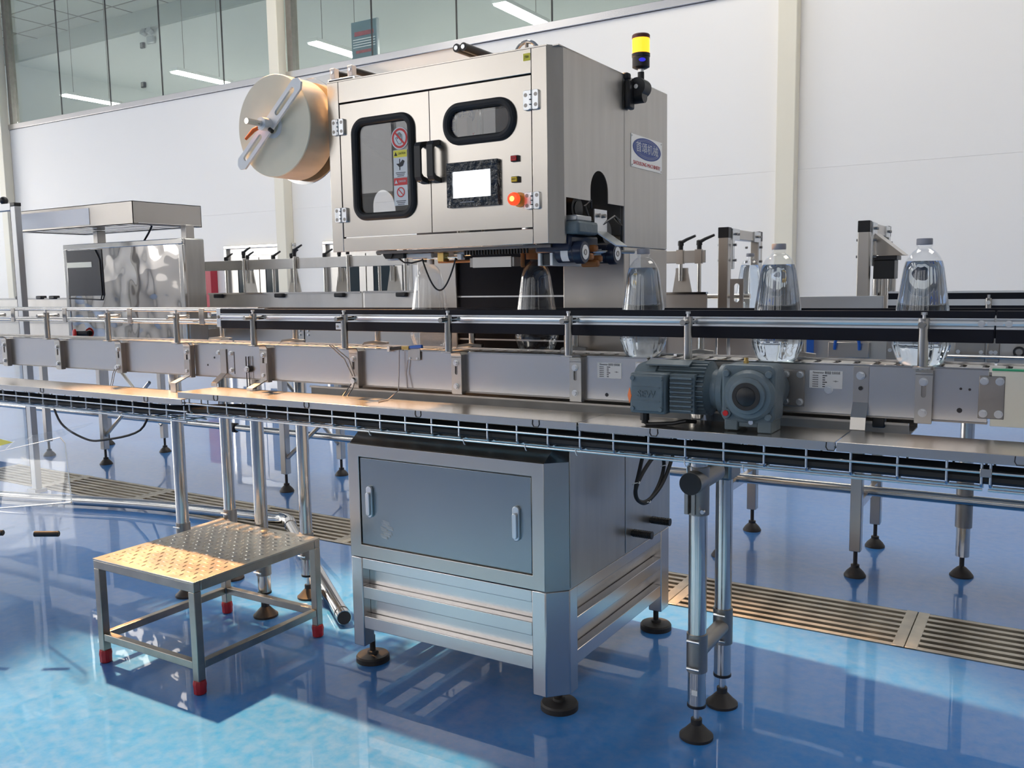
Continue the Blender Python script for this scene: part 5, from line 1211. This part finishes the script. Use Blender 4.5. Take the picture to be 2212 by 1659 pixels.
# ================================================================== INSPECTION LIGHT BOX (far left)
ib = empty('inspection_box', (-5.2, 3.7, 0.9), 'mirror polished bottle inspection box under a flat canopy', 'inspection station')
BX0, BX1, BY, BZ0, BZ1 = -5.769, -4.543, 3.60, 0.955, 1.605
build('box_shell', G().box(BX0, BX1, BY + 0.02, BY + 0.165, BZ0, BZ1), STEELV, ib, bevel=0.008)
for (a, b, c, d) in ((BX0, BX1, BZ1 - 0.035, BZ1), (BX0, BX1, BZ0, BZ0 + 0.03), (BX0, BX0 + 0.035, BZ0 + 0.03, BZ1 - 0.035), (BX1 - 0.04, BX1, BZ0 + 0.03, BZ1 - 0.035)):
    build('box_frame', G().box(a, b, BY, BY + 0.02, c, d), POLISH, ib, bevel=0.004)
build('mirror_panel', G().box(BX0 + 0.035, BX1 - 0.04, BY + 0.006, BY + 0.02, BZ0 + 0.03, BZ1 - 0.035), MIRROR, ib)
bs = build('black_screen', G().box(BX0 + 0.037, BX0 + 0.42, BY + 0.001, BY + 0.006, 1.262, BZ1 - 0.04), mat('smoked_screen', (0.035, 0.036, 0.045), 0.25), ib)
build('screen_strip', G().box(BX0 + 0.037, BX0 + 0.31, BY - 0.001, BY + 0.001, 1.45, 1.485), CREAMPL, bs)
build('screen_border', G().tube([(BX0 + 0.36, BY - 0.002, BZ1 - 0.045), (BX0 + 0.40, BY - 0.002, 1.50), (BX0 + 0.405, BY - 0.002, 1.27), (BX0 + 0.39, BY - 0.002, 1.235), (BX0 + 0.04, BY - 0.002, 1.245)], 0.005, 6), BLACKP, bs)
CX0, CX1, CY0, CY1, CZ0, CZ1 = -5.945, -4.720, 3.40, 3.90, 1.689, 1.825
cn = build('canopy', G().holeplate((CX0, CX1, CY0, CY1), rrect(CX0 + 0.03, CX1 - 0.03, CY0 + 0.03, CY1 - 0.03, 0.01, 2), CZ0, CZ0 + 0.004, lambda u, v, w_: (u, v, w_)).box(CX0, CX1, CY0, CY0 + 0.004, CZ0, CZ1).box(CX0, CX1, CY1 - 0.004, CY1, CZ0, CZ1).box(CX0, CX0 + 0.004, CY0, CY1, CZ0, CZ1).box(CX1 - 0.004, CX1, CY0, CY1, CZ0, CZ1).box(CX0, CX1, CY0, CY1, CZ1 - 0.004, CZ1), STEEL, ib, smooth=False)
for k in range(9):
    x = CX0 + 0.06 + k * 0.135
    build('canopy_slat', G().box(x, x + 0.09, CY0 + 0.03, CY1 - 0.03, CZ0 + 0.004, CZ0 + 0.010), POLISH, cn)
build('sign_plate', G().box(CX0 + 0.03, CX0 + 0.80, CY0 - 0.003, CY0, CZ0 + 0.015, CZ1 - 0.02), mat('pale_sign', (0.95, 0.93, 0.93), 0.5), cn)
for x in (-5.49, -4.60): build('canopy_post', G().box(x - 0.025, x + 0.025, 3.66, 3.72, BZ1, CZ0), STEEL, ib, bevel=0.003)
build('canopy_cable', G().tube([(-4.90, 3.66, CZ0 + 0.004), (-4.93, 3.655, 1.65), (-4.97, 3.65, 1.605)], 0.006, 6), BLACKP, ib)
for x in (-5.70, -4.62): build('box_bracket', G().box(x - 0.025, x + 0.025, BY + 0.165, 3.98, 0.99, 1.04), STEEL, ib)
rbn = build('stop_button', G().cyl((-5.62, 3.56, 1.01), (-5.55, 3.60, 1.01), 0.018, n=16), BLACKP, ib)
build('button_head', G().lathe((-5.62, 3.56, 1.01), [(0.012, 0), (0.032, 0.004), (0.032, 0.014), (0.022, 0.022)], axis=(-0.4, -0.9, 0), n=20), RED, rbn)

# aluminium guard frame at the far left edge
gf = empty('guard_frame', (-5.7, 3.2, 0), 'aluminium profile guard frame with clear panel at the canopy side', 'guard')
build('upright', G().box(-5.640, -5.590, 3.19, 3.23, 0.02, 1.83), ALUD, gf, bevel=0.003)
build('top_bar', G().box(-6.60, -5.640, 3.19, 3.23, 1.805, 1.850), ALUD, gf, bevel=0.003)
build('corner_cap', G().box(-5.640, -5.588, 3.188, 3.232, 1.83, 1.852), BLACKP, gf, bevel=0.003)
build('seal', G().box(-5.652, -5.640, 3.195, 3.225, 0.05, 1.805), RUBBER, gf)
build('clear_panel', G().box(-6.58, -5.652, 3.207, 3.213, 0.05, 1.805), ACRYL, gf)
build('knob', G().sphere((-5.74, 3.21, 1.872), 0.026, 16).cyl((-5.74, 3.21, 1.845), (-5.74, 3.21, 1.86), 0.012, n=12), BLACKP, gf)
build('base_plate', G().box(-5.66, -5.57, 3.17, 3.25, 0.0, 0.02), ALUD, gf)

# clear acrylic machine guard near the stool, with two black grips
A = Vector((-3.733, 1.989, 0.637)); B = Vector((-3.045, 1.839, 0.773)); B2 = Vector((-3.03, 1.846, 0.753)); C = Vector((-2.999, 1.836, 0.540)); D = Vector((-3.722, 1.965, 0.401))
ac = empty('acrylic_guard', (-3.4, 1.9, 0.0), 'clear acrylic machine guard with black grips left of the stool', 'guard')
nn = (B - A).cross(D - A).normalized(); A0 = A + (A - B) * 1.2; D0 = D + (D - C) * 1.2
build('upper_sheet', G().prism([A0, B, B2, C, D0], nn * 0.006), ACRYL, ac)
E1 = Vector((-2.985, 1.832, 0.19)); F0 = D0 + Vector((0.05, 0, -0.38))
build('lower_sheet', G().prism([C, E1, F0, D0], nn * 0.006), ACRYL, ac)
build('bent_edge', G().tube([D0 - nn * 0.001, C - nn * 0.001], 0.0035, 6), ACEDGE, ac)
build('sheet_edge', G().tube([A0, B, B2, C], 0.0016, 5), ACEDGE, ac)
for (p0, p1) in (((-3.108, 1.755, 0.429), (-3.035, 1.800, 0.428)), ((-3.30, 1.66, 0.434), (-3.215, 1.70, 0.432))):
    g_ = build('grip', G().cyl(p0, p1, 0.0105, n=16), BLACKP, ac)
    build('grip_end', G().cyl(Vector(p1), Vector(p1) + (Vector(p1) - Vector(p0)).normalized() * 0.002, 0.0085, n=14), BOOT, g_)
    mid = (Vector(p0) + Vector(p1)) / 2; build('grip_stud', G().cyl(mid, mid + Vector((0.02, 0.075, 0.005)), 0.004, n=8), ACRYL, g_)
L0 = A + (B - A) * -0.35; L1 = A + (B - A) * 0.30
build('hazard_sticker', G().prism([L0 + Vector((0, 0, 0.022)) - nn * 0.001, A + (B - A) * 0.26 + Vector((0, 0, 0.024)) - nn * 0.001, A + (B - A) * 0.02 + Vector((0, 0, 0.052)) - nn * 0.001, L0 + Vector((0, 0, 0.056)) - nn * 0.001], -nn * 0.001), YELLOWP, ac)
build('grey_top_sheet', G().prism([A0, A0 + Vector((0.0, 0.25, 0.06)), B + Vector((-0.2, 0.26, 0.0)), B], (0, 0, 0.004)), ACRYL, ac)
for (x, y, zt) in ((-4.45, 2.13, 0.47), (-4.05, 2.03, 0.42)):
    build('guard_leg', G().box(x - 0.012, x + 0.012, y - 0.012, y + 0.012, 0, zt), ALUD, ac)
